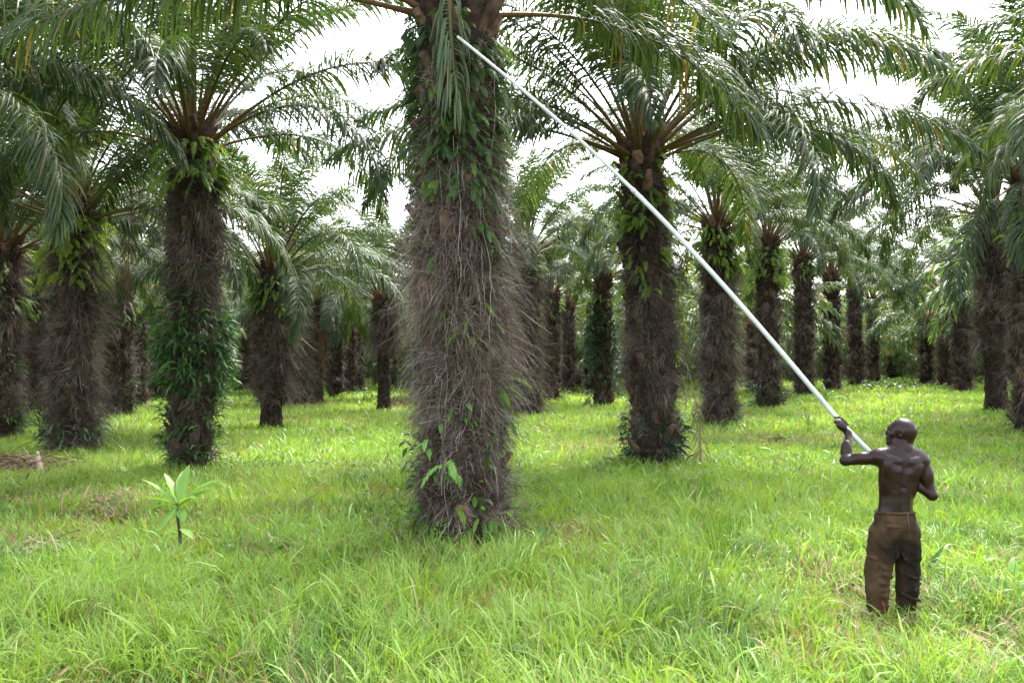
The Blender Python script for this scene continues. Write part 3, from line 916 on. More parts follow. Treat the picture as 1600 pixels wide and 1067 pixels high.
g = np.random.default_rng(31)
sp = []
for i in range(260):
    y = g.uniform(52, 140); x = g.uniform(-1, 1) * (.64 * y + 4)
    sp.append((x, y, g.uniform(.6, 2.2), g.uniform(.2, .9) + (y > 110) * g.uniform(0, 2), 90, (.2, .5), .07, (.06, .13, .03) if g.random() < .6 else (.035, .08, .025)))
scatter_leaves('undergrowth', 'low green undergrowth between the far palm trunks', 'undergrowth', sp, M_BROAD, 1)
sp = []
for i in range(520):
    x = g.uniform(-110, 110); y = g.uniform(140, 160)
    sp.append((x, y, 2.8, g.uniform(6, 15), 200, (.5, 1.2), .17, (.04, .08, .025) if g.random() < .5 else (.025, .05, .02)))
scatter_leaves('far_woods', 'dense mass of far-off foliage closing the view behind the last palms', 'woods', sp, M_BROAD, 2)
sp = []
for px, py, rr, n in ((380, 735, .9, 240), (450, 742, .9, 240), (520, 738, .8, 160), (560, 745, .7, 100), (340, 738, .6, 160), (1500, 690, 1.6, 260), (1570, 690, 1.4, 260),
                      (1590, 660, 1.6, 260), (1540, 730, 1.2, 200), (965, 738, .5, 220), (935, 752, .35, 220), (985, 728, .4, 160), (1050, 728, .4, 100), (650, 790, .5, 90), (620, 810, .5, 70),
                      (800, 835, .3, 60), (820, 812, .3, 50), (10, 770, .8, 120), (130, 765, .7, 60), (1130, 745, .8, 100), (640, 855, .4, 70), (590, 800, .5, 70), (1330, 612, 2.5, 260), (1180, 640, 1.5, 120)):
    d = CAMZ * F / (py - 570)
    sp.append(((px - 800) / F * d, d, rr, .30, int(n * 1.6), (.07, .15), .02, (.10, .20, .035)))
for i in range(330):
    y = math.sqrt(g.uniform(25, 30 ** 2)); x = g.uniform(-1, 1) * (.62 * y + 1)
    sp.append((x, y, .16, .22, int(g.integers(6, 18)), (.06, .14), .018, (.08, .19, .03) if g.random() < .6 else (.14, .25, .04)))
scatter_leaves('weeds', 'patches of small broad-leaved weeds growing through the grass', 'weeds', sp, M_BROAD, 3)


# dead matter lying about
def litter():
    g = np.random.default_rng(9)
    mb = MB()
    for bx, by, rr, am in BARE:
        n = int(260 * am * rr)
        x = bx + g.normal(0, rr * .5, n); y = by + g.normal(0, rr * .5, n)
        a = g.uniform(0, np.pi, n); L = g.uniform(.08, .35, n)
        K = 4; t = np.linspace(0, 1, K)
        az = np.stack([np.cos(a), np.sin(a), g.normal(.15, .3, n)], -1)
        Pt = np.stack([x, y, gz(x, y) + g.uniform(.02, .13, n)], -1)[:, None] + az[:, None] * (L[:, None] * t[None])[..., None] + g.normal(0, .01, (n, K, 3))
        W = np.stack([-np.sin(a), np.cos(a), g.normal(0, .4, n)], -1)[:, None] * (.006 * np.array((.6, 1, 1, .3)))[None, :, None] * g.uniform(.5, 2.2, (n, 1, 1))
        c = np.array((.22, .15, .10)) * g.uniform(.4, 1.4, (n, 1))
        ribbon(mb, Pt, W, c)
    tag(mb.build('litter', M_FIBRE), 'dry brown leaf litter lying in the thin patches of the grass', 'litter', kind='stuff')


litter()


def dry_heap(px, py, rad, h, n, label, seed, col=(.24, .16, .12), pile=True):
    d = CAMZ * F / (py - 570)
    x = (px - 800) / F * d
    g = np.random.default_rng(seed)
    mb = MB()
    a = g.uniform(0, 2 * np.pi, n); rr = rad * np.sqrt(g.random(n)) * .7
    B0 = np.stack([rr * np.cos(a), rr * np.sin(a), h * (1 - (rr / rad) ** 2) * g.random(n) * .6], -1)
    b = g.uniform(0, 2 * np.pi, n)
    dr = nrm(np.stack([np.cos(b), np.sin(b), g.uniform(-.1, .7, n)], -1))
    L = g.uniform(.25, .7, n) * rad
    K = 5; t = np.linspace(0, 1, K)
    Dk = nrm(dr[:, None] - (g.uniform(.2, 1.2, (n, 1)) * t[None])[..., None] * np.array((0, 0, 1.0)))
    Pt = B0[:, None] + np.cumsum(Dk * (L / K)[:, None, None], 1)
    Pt[..., 2] = np.maximum(Pt[..., 2], .01)
    W = nrm(np.cross(Dk, g.normal(0, 1, (n, 1, 3)))) * .009
    ribbon(mb, Pt, W, np.array(col) * g.uniform(.4, 1.5, (n, 1)))
    o = mb.build('dry_frond_heap', M_FIBRE, loc=(x, d, float(gz(x, d))))
    tag(o, label, 'frond heap', 'heaps of dry palm fronds')
    return o


dry_heap(15, 742, 1.1, .6, 600, 'heap of reddish dry fronds at the left edge of the grass', 3)
dry_heap(55, 750, .6, .3, 200, 'small brown heap of dry fronds beside the pale cut frond butt', 4)
dry_heap(180, 800, .55, .25, 130, 'sparse heap of dry brown stalks in the grass left of the broad-leaved sapling', 5, col=(.20, .13, .09))
dry_heap(70, 868, .5, .35, 160, 'pale dry tuft of fronds low at the left', 6, col=(.3, .24, .18))
dry_heap(615, 640, .9, .9, 420, 'reddish brown clump at the foot of the bare-trunked palm', 7, col=(.15, .07, .05))
dry_heap(487, 636, .9, .8, 300, 'reddish brown clump at the foot of the fuzzy leaning palm', 8, col=(.13, .07, .055))
dry_heap(1215, 694, .45, .3, 160, 'flat dark heap of dry stalks on the grass under the lower half of the pole', 9, col=(.10, .06, .05))


def solid_stick(name, pts, rad, col, label, cat, seg=6, flat=.6, mat=None):
    mb = MB()
    p0 = np.asarray(pts[0], float)
    q = np.asarray(pts, float) - p0
    t = np.linspace(0, 1, len(q)); tt = np.linspace(0, 1, 14)
    q = np.stack([np.interp(tt, t, q[:, i]) for i in range(3)], -1)
    tube(mb, q, np.interp(tt, np.linspace(0, 1, len(rad)), rad), col, seg=seg, flat=flat)
    return tag(mb.build(name, mat or M_FIBRE, loc=p0, smooth=True), label, cat)


b0 = P(66, 745, 16.3); b0[2] = .02
solid_stick('frond_butt', [b0, b0 + np.array((-.06, 0, .22)), b0 + np.array((-.12, .05, .46))], [.10, .07, .03], (.55, .40, .34),
            'pale pink cut frond butt sticking up from the dry fronds', 'frond butt')
b0 = P(70, 742, 16.1); b0[2] = .06
solid_stick('frond_butt', [b0, b0 + np.array((.12, 0, .06)), b0 + np.array((.22, .05, .13))], [.05, .04, .01], (.5, .38, .32),
            'short pale frond butt lying next to the upright one', 'frond butt')


# leaning dry fronds by palm C
def leaning_frond(p0, p1, label, seed, rad=.016, col=(.26, .19, .12), n=40, ll=.35, sag=.3):
    g = np.random.default_rng(seed)
    mb = MB()
    p0 = np.asarray(p0, float); p1 = np.asarray(p1, float)
    t = np.linspace(0, 1, 16)[:, None]
    C = (p1 - p0) * t + np.array((0, 0, -1.0)) * sag * np.sin(t * np.pi) + np.array((.2, 0, 0)) * np.sin(t * np.pi)
    tube(mb, C, np.linspace(rad, rad * .25, 16), col, seg=6)
    i = g.integers(2, 15, n)
    d0 = nrm(g.normal(0, 1, (n, 3)) * np.array((1, 1, .3)) + np.array((0, 0, -.8)))
    K = 4
    Dk = nrm(d0[:, None] - np.linspace(0, 1.6, K)[None, :, None] * np.array((0, 0, 1.0)))
    Pt = C[i][:, None] + np.cumsum(Dk, 1) * ll / K * g.uniform(.4, 1.2, (n, 1, 1))
    ribbon(mb, Pt, nrm(np.cross(Dk, g.normal(0, 1, (n, 1, 3)))) * .007, np.array(col) * g.uniform(.5, 1.2, (n, 1)))
    return tag(mb.build('fallen_frond', M_FIBRE, loc=p0), label, 'dead frond')


leaning_frond(P(1094, 722, 17.2), P(1052, 500, 17.5), 'long tan frond stalk leaning against the palm with dark leaves round its foot', 1)
leaning_frond(P(1085, 715, 16.9), P(1066, 590, 17.2), 'shorter tan frond stalk leaning beside the long one', 2, rad=.016)


# ------------------------------------------------------------------ seedlings and saplings
def strap_plant(px, py, leaves, label, cat='seedling', name='palm_seedling', col=(.09, .20, .05), stem=0.0, seed=0, stemcol=(.06, .05, .03), group=None):
    """leaves: (azimuth deg, start elevation deg, length, half width, bend deg)"""
    d = CAMZ * F / (py - 570)
    x = (px - 800) / F * d
    g = np.random.default_rng(seed)
    root = empty(name, (x, d, float(gz(x, d))))
    tag(root, label, cat, group)
    if stem:
        mb = MB()
        t = np.linspace(0, 1, 8)
        tube(mb, np.stack([.02 * np.sin(t * 5), 0 * t, stem * t], -1), np.linspace(.024, .012, 8), stemcol, seg=8)
        mb.build('stem', M_FIBRE, root, smooth=True)
    for az, el, L, hw, be, *rest in leaves:
        z0 = rest[0] if rest else stem * .97
        mb = MB()
        K = 12
        t = np.linspace(0, 1, K)
        a = R(el) - R(be) * t ** 1.4
        ds = L / (K - 1)
        r_ = np.concatenate([[0], np.cumsum(np.cos(a[:-1]) * ds)]); zz = np.concatenate([[0], np.cumsum(np.sin(a[:-1]) * ds)])
        ca, sa = math.cos(R(az)), math.sin(R(az))
        Pt = np.stack([r_ * ca, r_ * sa, z0 + zz], -1)
        Dk = nrm(np.gradient(Pt, axis=0))
        side = np.array((-sa, ca, 0))
        nv = np.cross(Dk, side)
        prof = np.interp(t, [0, .12, .35, .6, .85, 1], [.12, .35, .85, 1, .6, .04]) * hw
        wav = 1 + .06 * np.sin(t * 22 + g.uniform(0, 6))
        W = side[None] * (prof * wav)[:, None] + nv * (.15 * prof)[:, None]
        vribbon(mb, Pt[None], W[None], nv[None] * (.35 * prof)[None, :, None] * -1, np.array(col)[None] * g.uniform(.85, 1.2))
        mid = Pt + nv * -.36 * prof[:, None]
        tube(mb, mid, np.linspace(.005, .001, K) * (hw / .05), np.array(col) * 1.6, seg=4)
        mb.build('leaf', M_BROAD, root, smooth=True)
    return root


strap_plant(282, 872, [(168, 40, .54, .050, 26), (140, 58, .46, .052, 36), (75, 78, .46, .060, 30), (25, 48, .50, .050, 46), (8, 36, .42, .055, 35),
                       (200, 30, .40, .052, 40), (-40, 40, .36, .058, 60), (250, -20, .34, .062, 60, .60), (100, 60, .48, .065, 35), (215, 15, .34, .05, 50), (300, 5, .30, .055, 70, .56),
                       (330, 0, .26, .045, 60, .35), (170, 20, .22, .04, 60, .3)],
            'young sapling with a rosette of long pale green leaves on a thin dark stem', 'sapling', 'broad_leaved_sapling', col=(.17, .34, .06), stem=.62, seed=1)
strap_plant(1165, 1068, [(100, 86, .40, .032, 10), (60, 72, .34, .03, 18), (200, 80, .36, .022, 14), (10, 60, .3, .028, 25)],
            'seedling with upright blue-green blades at the bottom of the picture', col=(.10, .22, .07), seed=2)
strap_plant(1438, 905, [(15, 60, .42, .035, 20), (30, 45, .30, .03, 25)], 'dark narrow-leaved seedling just right of the man', col=(.06, .15, .05), seed=3)
strap_plant(1440, 845, [(30, 55, .4, .05, 30)], 'single broad ribbed seedling leaf right of the man', col=(.06, .16, .06), seed=4)
strap_plant(1300, 862, [(160, 60, .28, .045, 40)], 'pale bent seedling leaf left of the man', col=(.16, .32, .13), seed=5)
strap_plant(1578, 925, [(60, 60, .38, .05, 30), (120, 68, .30, .05, 30), (-20, 40, .28, .05, 50)], 'broad-leaved seedling near the right edge', col=(.17, .34, .05), seed=6)
strap_plant(1598, 800, [(170, 50, .40, .02, 50), (150, 65, .40, .02, 40), (100, 70, .35, .02, 30)], 'thin arching seedling at the right edge, level with the man', col=(.12, .26, .07), seed=7)
strap_plant(690, 1012, [(80, 60, .16, .05, 30), (150, 45, .16, .05, 40), (20, 45, .18, .05, 40), (-60, 30, .15, .05, 40), (220, 30, .15, .05, 40)],
            'yellow-green lobed weed low in front of the big palm', 'weed', 'leafy_weed', col=(.28, .38, .03), seed=8)
strap_plant(488, 822, [(60, 75, .26, .05, 25), (150, 60, .2, .04, 25)], 'pale seedling leaf between the sapling and the big palm', col=(.12, .27, .07), seed=9)
strap_plant(1210, 840, [(140, 68, .36, .02, 20), (110, 75, .36, .022, 16), (60, 70, .3, .02, 26)], 'slim green seedling in mid grass left of the man', col=(.08, .2, .04), seed=10)
strap_plant(845, 870, [(60, 60, .35, .03, 30), (30, 50, .35, .03, 30), (120, 60, .3, .03, 30), (80, 75, .4, .03, 20)], 'fan-leaved seedling in the grass right of the big palm foot', col=(.09, .2, .05), seed=11)
strap_plant(1290, 655, [(k * 40, 35 + (k % 3) * 18, .8, .05, 50, .45) for k in range(9)], 'small spiky young palm in the open aisle', 'young palm', 'young_palm', col=(.07, .16, .04), stem=.5, seed=12)
strap_plant(1262, 678, [(k * 51, 45 + (k % 3) * 12, .45, .035, 50) for k in range(7)], 'tiny spiky palm just left of the young palm in the aisle', 'young palm', 'young_palm', col=(.08, .17, .04), stem=.2, seed=13)

# pale fern leaves at the foot of A
for px, py, d, L, az, lb in ((697, 725, 9.62, .38, 265, 'pale green fern frond low on the front of the big trunk'), (668, 690, 9.7, .25, 240, 'small drooping fern leaf higher on the big trunk')):
    mb = ferns(1, .01, 5, 3, -.02, .02, L=(L, L * 1.1), col=(.16, .33, .08), npin=16, hw=.012, azr=(R(az - 10), R(az + 10)), bright=0)
    tag(mb.build('fern_frond', M_FERN, loc=P(px, py, d)), lb, 'fern')


# hanging vine at palm G and C
def hanging_vine(px, y0, y1, d, label, seed, col=(.22, .26, .03)):
    g = np.random.default_rng(seed)
    p0 = P(px, y0, d); p1 = P(px - 4, y1, d)
    t = np.linspace(0, 1, 20)[:, None]
    C = (p1 - p0) * t + np.array((1, 0, 0)) * (.07 * np.sin(t * 9 + seed))
    root = empty('hanging_vine', p0); tag(root, label, 'vine', 'vines hanging from the palms')
    mb = MB(); tube(mb, C, .008, (.12, .11, .04), seg=4); mb.build('stem', M_FIBRE, root)
    n = 70
    i = g.integers(0, 20, n)
    mb = MB(); leafy(mb, g, (C[i] + g.normal(0, .03, (n, 3)), nrm(g.normal(0, 1, (n, 3)))), n, L=(.08, .15), hw=.035, col=col, droop=1.2, upb=0)
    mb.build('leaves', M_BROAD, root)


hanging_vine(1078, 330, 500, 17.3, 'yellow-leaved vine hanging beside the pole-crossed palm', 1)
hanging_vine(1066, 420, 570, 17.4, 'second yellow-green vine dangling below the first', 2)
hanging_vine(1580, 300, 380, 22.5, 'leafy green vine at the right edge under the crown', 3, col=(.11, .24, .04))


# dead frond hanging from D's neighbour, and one at the right
def hang_dead(px, y0, y1, d, label, seed):
    g = np.random.default_rng(seed)
    p0 = P(px, y0, d); L = p0[2] - P(px, y1, d)[2]
    me = frond_mesh('dead_frond', L=L, th0=R(-84), bend=R(8), grav=1.6, seed=seed, dead=True, n=70, ll=.55, petiole=.03)
    o = inst('dead_frond', me, None, p0, (0, 0, R(250)))
    tag(o, label, 'dead frond', 'dead fronds hanging among the trunks')


hang_dead(208, 292, 452, 24, 'orange-brown dead frond hanging straight down left of the leafy-waisted palm', 5)
hang_dead(507, 470, 570, 44, 'pale dead frond hanging down the thin bare-footed trunk', 6)


# ------------------------------------------------------------------ the man
class Field:
    """signed distance field on a grid, blended with smooth minimum, meshed with surface nets"""
    def __init__(self, lo, hi, h):
        self.lo = np.array(lo, float); self.h = h
        self.n = np.ceil((np.array(hi) - self.lo) / h).astype(int) + 1
        self.f = np.full(self.n, .06, np.float32)

    def _sub(self, lo, hi, m):
        a = np.maximum(((lo - m - self.lo) / self.h).astype(int), 0)
        b = np.minimum(((hi + m - self.lo) / self.h).astype(int) + 2, self.n)
        ax = [self.lo[i] + np.arange(a[i], b[i]) * self.h for i in range(3)]
        X, Y, Z = np.meshgrid(*ax, indexing='ij', sparse=True)
        return tuple(slice(a[i], b[i]) for i in range(3)), X, Y, Z

    def _put(self, sl, d, k, neg):
        c = self.f[sl]
        d = d.astype(np.float32)
        if neg:
            hh = np.maximum(k - np.abs(c + d), 0) / k
            self.f[sl] = np.maximum(c, -d) + hh * hh * k * .25
        else:
            hh = np.maximum(k - np.abs(c - d), 0) / k
            self.f[sl] = np.minimum(c, d) - hh * hh * k * .25

    def cap(self, a, b, r0, r1, k=.03, neg=False):
        a = np.asarray(a, float); b = np.asarray(b, float)
        sl, X, Y, Z = self._sub(np.minimum(a, b), np.maximum(a, b), max(r0, r1) + .06)
        ab = b - a; L2 = max((ab * ab).sum(), 1e-9)
        t = np.clip(((X - a[0]) * ab[0] + (Y - a[1]) * ab[1] + (Z - a[2]) * ab[2]) / L2, 0, 1)
        d = np.sqrt((X - a[0] - t * ab[0]) ** 2 + (Y - a[1] - t * ab[1]) ** 2 + (Z - a[2] - t * ab[2]) ** 2) - (r0 + (r1 - r0) * t)
        self._put(sl, d, k, neg)

    def ell(self, c, r, k=.03, ax=None, neg=False):
        c = np.asarray(c, float); r = np.asarray(r, float)
        m = r.max()
        sl, X, Y, Z = self._sub(c - m, c + m, .06)
        A = np.eye(3) if ax is None else nrm(np.asarray(ax, float))
        q = [((X - c[0]) * A[i, 0] + (Y - c[1]) * A[i, 1] + (Z - c[2]) * A[i, 2]) for i in range(3)]
        k0 = np.sqrt(sum((q[i] / r[i]) ** 2 for i in range(3)))
        k1 = np.sqrt(sum((q[i] / r[i] ** 2) ** 2 for i in range(3)))
        d = k0 * (k0 - 1) / np.maximum(k1, 1e-6)
        d = np.where(k0 < .15, -r.min(), d)
        self._put(sl, d, k, neg)

    def mesh(self, name, mat, col):
        f = self.f
        s = f < 0
        nx, ny, nz = f.shape
        occ = np.zeros((nx - 1, ny - 1, nz - 1), np.int8)
        for dx in (0, 1):
            for dy in (0, 1):
                for dz in (0, 1):
                    occ += s[dx:nx - 1 + dx, dy:ny - 1 + dy, dz:nz - 1 + dz]
        act = (occ > 0) & (occ < 8)
        ids = -np.ones(act.shape, np.int64)
        I = np.argwhere(act)
        ids[act] = np.arange(len(I))
        acc = np.zeros((len(I), 3)); cnt = np.zeros(len(I))
        corners = [(a, b, c) for a in (0, 1) for b in (0, 1) for c in (0, 1)]
        for a in corners:
            for ax_ in range(3):
                if a[ax_]:
                    continue
                b = list(a); b[ax_] = 1
                fa = f[I[:, 0] + a[0], I[:, 1] + a[1], I[:, 2] + a[2]]; fb = f[I[:, 0] + b[0], I[:, 1] + b[1], I[:, 2] + b[2]]
                m = (fa < 0) != (fb < 0)
                t = np.where(m, fa / np.where(fa - fb == 0, 1, fa - fb), 0)
                p = np.tile(np.array(a, float), (len(I), 1)); p[:, ax_] += t
                acc[m] += p[m]; cnt[m] += 1
        v = (I + acc / cnt[:, None]) * self.h + self.lo
        quads = []
        for ax_ in range(3):
            o1, o2 = (ax_ + 1) % 3, (ax_ + 2) % 3
            sa = np.take(s, np.arange(f.shape[ax_] - 1), ax_); sb = np.take(s, np.arange(1, f.shape[ax_]), ax_)
            e = np.argwhere(sa != sb)
            e = e[(e[:, o1] > 0) & (e[:, o2] > 0) & (e[:, o1] < f.shape[o1] - 1) & (e[:, o2] < f.shape[o2] - 1)]
            c = []
            for (p, q) in ((1, 1), (0, 1), (0, 0), (1, 0)):
                k_ = e.copy(); k_[:, o1] -= p; k_[:, o2] -= q
                c.append(ids[k_[:, 0], k_[:, 1], k_[:, 2]])
            Q = np.stack(c, -1)
            fl = ~sa[e[:, 0], e[:, 1], e[:, 2]]
            Q[fl] = Q[fl][:, ::-1]
            quads.append(Q)
        mb = MB(); mb.add(v, np.concatenate(quads), col)
        return mb, v


def skin_mat():
    m, nt, out = mat_new('skin')
    tx = N(nt, 'ShaderNodeTexCoord'); n1 = N(nt, 'ShaderNodeTexNoise'); n1.inputs['Scale'].default_value = 13; n1.inputs['Detail'].default_value = 6
    n2 = N(nt, 'ShaderNodeTexNoise'); n2.inputs['Scale'].default_value = 22; n2.inputs['Detail'].default_value = 6
    nt.links.new(tx.outputs['Object'], n1.inputs['Vector']); nt.links.new(tx.outputs['Object'], n2.inputs['Vector'])
    n3 = N(nt, 'ShaderNodeTexNoise'); n3.inputs['Scale'].default_value = 45; n3.inputs['Detail'].default_value = 8
    nt.links.new(tx.outputs['Object'], n3.inputs['Vector'])
    r3 = N(nt, 'ShaderNodeMapRange'); r3.inputs['From Min'].default_value = .35; r3.inputs['From Max'].default_value = .65
    nt.links.new(n3.outputs['Fac'], r3.inputs['Value'])
    c = mixc(nt, (.004, .0015, .0016), (.033, .0110, .0100), n1.outputs['Fac'])
    c = mixc(nt, mixc(nt, c, (.62, .6, .62), 1.0, 'MULTIPLY'), c, r3.outputs[0])
    p = N(nt, 'ShaderNodeBsdfPrincipled')
    nt.links.new(c, p.inputs['Base Color'])
    mr = N(nt, 'ShaderNodeMapRange'); mr.inputs['To Min'].default_value = .22; mr.inputs['To Max'].default_value = .42
    nt.links.new(n1.outputs['Fac'], mr.inputs['Value']); nt.links.new(mr.outputs[0], p.inputs['Roughness'])
    p.inputs['Specular IOR Level'].default_value = .27
    b = N(nt, 'ShaderNodeBump'); b.inputs['Strength'].default_value = .5; b.inputs['Distance'].default_value = .006
    nt.links.new(n2.outputs['Fac'], b.inputs['Height']); nt.links.new(b.outputs[0], p.inputs['Normal'])
    nt.links.new(p.outputs[0], out.inputs[0])
    return m


def cloth_mat():
    m, nt, out = mat_new('worn_cloth')
    tx = N(nt, 'ShaderNodeTexCoord'); n1 = N(nt, 'ShaderNodeTexNoise'); n1.inputs['Scale'].default_value = 8; n1.inputs['Detail'].default_value = 10
    n2 = N(nt, 'ShaderNodeTexNoise'); n2.inputs['Scale'].default_value = 90; n2.inputs['Detail'].default_value = 4
    nt.links.new(tx.outputs['Object'], n1.inputs['Vector']); nt.links.new(tx.outputs['Object'], n2.inputs['Vector'])
    mr = N(nt, 'ShaderNodeMapRange'); mr.inputs['From Min'].default_value = .36; mr.inputs['From Max'].default_value = .66
    nt.links.new(n1.outputs['Fac'], mr.inputs['Value'])
    at = N(nt, 'ShaderNodeAttribute', attribute_name='tint')
    dk = mixc(nt, at.outputs['Color'], (.48, .46, .48), 1.0, 'MULTIPLY')
    c = mixc(nt, dk, at.outputs['Color'], mr.outputs[0])
    p = N(nt, 'ShaderNodeBsdfPrincipled'); p.inputs['Roughness'].default_value = .9; p.inputs['Specular IOR Level'].default_value = .15
    nt.links.new(c, p.inputs['Base Color'])
    b = N(nt, 'ShaderNodeBump'); b.inputs['Strength'].default_value = .4; b.inputs['Distance'].default_value = .004
    nt.links.new(n2.outputs['Fac'], b.inputs['Height']); nt.links.new(b.outputs[0], p.inputs['Normal'])
    nt.links.new(p.outputs[0], out.inputs[0])
    return m


MAN_D = 7.2
MX = (1393 - 800) / F * MAN_D
MAN = np.array((MX, MAN_D, 0.0))
HAND_W = P(1316, 663, 7.50)
TIP_W = P(715, 58, 9.35)
DIRP = nrm(TIP_W - HAND_W)
TAIL_W = HAND_W - DIRP * .62
HAND = HAND_W - MAN
# right hand holds the pole in front of the chest
RH = (HAND_W - DIRP * .50) - MAN


def build_hand(F_, c, ax, fwd, thumb, wr, s=1.0, k=.006, point=False):
    """fist closed round a rod. c: rod point inside the fist, ax: rod direction, fwd: from wrist to knuckles, wr: wrist point"""
    ax = nrm(ax); fwd = nrm(fwd - ax * (fwd @ ax)); sd_ = np.cross(ax, fwd)
    rod = .0235
    pal = -sd_
    # palm lies on the -sd side of the rod
    pc = c + pal * (rod + .012)
    F_.ell(pc - fwd * .012, (.040, .043, .016), k=.014, ax=(ax, fwd, pal))
    F_.cap(wr, pc - fwd * .03, .024, .026, k=.03)
    for i, off in enumerate((-.030, -.010, .010, .030)):
        r = (.0082, .0090, .0092, .0088)[i]
        ln = (.82, .95, 1.0, .95)[i]
        a0 = pc + ax * off * s + fwd * .028
        if point and i == 3:
            a1 = a0 + np.array((-.034, .01, .016)); a2 = a1 + np.array((-.034, .0, -.002))
            F_.cap(a0, a1, r, r * .95, k); F_.cap(a1, a2, r * .95, r * .85, k)
            continue
        a1 = c + ax * off + fwd * (rod + .010) * ln - sd_ * .012
        a2 = c + ax * off + fwd * (rod + .004) * ln * .8 + sd_ * (rod * .55)
        a3 = c + ax * off + fwd * .004 + sd_ * (rod + .008)
        F_.cap(a0, a1, r * 1.1, r, k); F_.cap(a1, a2, r, r * .95, k); F_.cap(a2, a3, r * .95, r * .82, k)
    t0 = pc - fwd * .02 + ax * thumb * .03
    t1 = c - fwd * (rod + .010) + ax * thumb * .05 - sd_ * .006
    t2 = c - fwd * (rod * .5) + ax * thumb * .062 + sd_ * (rod * .75)
    F_.cap(t0, t1, .013, .0105, .01); F_.cap(t1, t2, .0105, .009, k)


def build_man():
    root = empty('person', MAN)
    tag(root, 'shirtless bald man in brown trousers seen from behind, looking up and holding the long pole', 'person')
    Bf = Field((-.52, -.3, -.03), (.45, .48, 1.70), .0052)
    c_, e_ = Bf.cap, Bf.ell
    # trunk of the body
    e_((.012, .0, .82), (.150, .105, .12), k=.05)
    e_((.018, .0, .93), (.132, .088, .12), k=.06)
    e_((.028, .004, 1.05), (.138, .082, .13), k=.06)
    e_((.042, .004, 1.17), (.156, .092, .14), k=.06)
    e_((.055, .005, 1.28), (.160, .098, .11), k=.06)
    # shoulders girdle, trapezius
    c_((-.085, .012, 1.345), (.205, .01, 1.330), .062, .062, k=.06)
    c_((.060, .0, 1.33), (.082, .01, 1.46), .070, .052, k=.06)
    c_((.075, -.01, 1.42), (-.04, .0, 1.365), .040, .045, k=.05)
    c_((.080, -.01, 1.42), (.18, .0, 1.365), .040, .045, k=.05)
    # latissimus, shoulder blades, loin muscles with a furrow between them
    e_((-.045, -.072, 1.255), (.062, .032, .085), k=.035, ax=((1, 0, .35), (0, 1, 0), (-.35, 0, 1)))
    e_((.150, -.074, 1.245), (.062, .036, .085), k=.035, ax=((1, 0, -.35), (0, 1, 0), (.35, 0, 1)))
    c_((.10, -.085, 1.305), (.20, -.055, 1.325), .020, .024, k=.03)
    c_((.0, -.080, 1.315), (-.09, -.045, 1.335), .020, .024, k=.03)
    e_((-.062, -.03, 1.16), (.040, .05, .12), k=.04)
    e_((.145, -.03, 1.14), (.042, .05, .12), k=.04)
    c_((-.026, -.060, .84), (-.004, -.068, 1.22), .040, .036, k=.04)
    c_((.056, -.060, .84), (.082, -.068, 1.20), .040, .036, k=.04)
    c_((.014, -.112, .80), (.032, -.116, 1.10), .013, .013, k=.03, neg=True)
    c_((.032, -.116, 1.10), (.064, -.120, 1.36), .013, .012, k=.03, neg=True)
    # chest and belly
    e_((-.01, .075, 1.27), (.075, .035, .06), k=.05)
    e_((.11, .075, 1.25), (.075, .035, .06), k=.05)
    # left arm (viewer's left): out to the side, forearm up to the pole
    shL, elL = np.array((-.112, .012, 1.335)), np.array((-.352, .115, 1.295))
    fw = nrm(np.array((-.25, .1, 1.0)))
    wrL = HAND + np.array((.040, -.035, -.075))
    e_(shL, (.066, .062, .064), k=.04)
    c_(shL, elL, .056, .040, k=.035)
    e_(shL * .55 + elL * .45 + np.array((0, 0, .008)), (.075, .046, .046), k=.03, ax=(elL - shL, (.4, .9, 0), (0, 0, 1)))
    c_(elL, elL * .45 + wrL * .55, .039, .036, k=.025)
    e_(elL * .68 + wrL * .32, (.040, .042, .075), k=.03, ax=((1, 0, 0), (0, 1, 0), wrL - elL))
    c_(elL * .45 + wrL * .55, wrL, .036, .025, k=.02)
    build_hand(Bf, HAND, DIRP, np.array((-.2, .3, .9)), 1.0, wrL, point=True)
    # right arm: hangs, elbow back at the side, forearm across the chest
    shR, elR = np.array((.234, -.005, 1.310)), np.array((.296, -.055, 1.030))
    wrR = RH + np.array((.070, -.045, -.028))
    e_(shR, (.062, .062, .068), k=.045)
    c_(shR, elR, .056, .041, k=.035)
    e_(shR * .55 + elR * .45 + np.array((.006, -.006, 0)), (.046, .046, .08), k=.03, ax=((1, 0, 0), (0, 1, 0), shR - elR))
    c_(elR, elR * .5 + wrR * .5, .040, .037, k=.025)
    c_(elR * .5 + wrR * .5, wrR, .037, .026, k=.02)
    build_hand(Bf, RH, DIRP, np.array((-.9, .3, .1)), 1.0, wrR)
    # neck and head (turned to the left, chin up)
    hd = np.array((.086, .020, 1.553))
    fd = nrm(np.array((-.83, .53, .10)))
    lf = nrm(np.cross(np.array((0, 0, 1.0)), fd)); up = np.cross(fd, lf)
    A = (fd, lf, up)
    HS = 1.13
    at = lambda a, b, c: hd + (fd * a + lf * b + up * c) * HS
    c_((.078, .0, 1.40), at(-.025, 0, -.06), .054, .052, k=.03)
    c_(at(-.06, .02, -.03), (.05, -.02, 1.42), .026, .030, k=.03)
    c_(at(-.06, -.02, -.03), (.115, -.02, 1.42), .026, .030, k=.03)
    e_(at(-.008, 0, .006), (.104, .085, .100), k=.02, ax=A)
    e_(at(-.036, 0, .000), (.074, .078, .086), k=.03, ax=A)
    e_(at(.045, 0, -.030), (.056, .064, .078), k=.03, ax=A)
    c_(at(.030, .040, -.080), at(.078, .010, -.100), .024, .020, k=.025)
    c_(at(.030, -.040, -.080), at(.078, -.010, -.100), .024, .020, k=.025)
    e_(at(.074, 0, -.095), (.020, .024, .018), k=.02, ax=A)
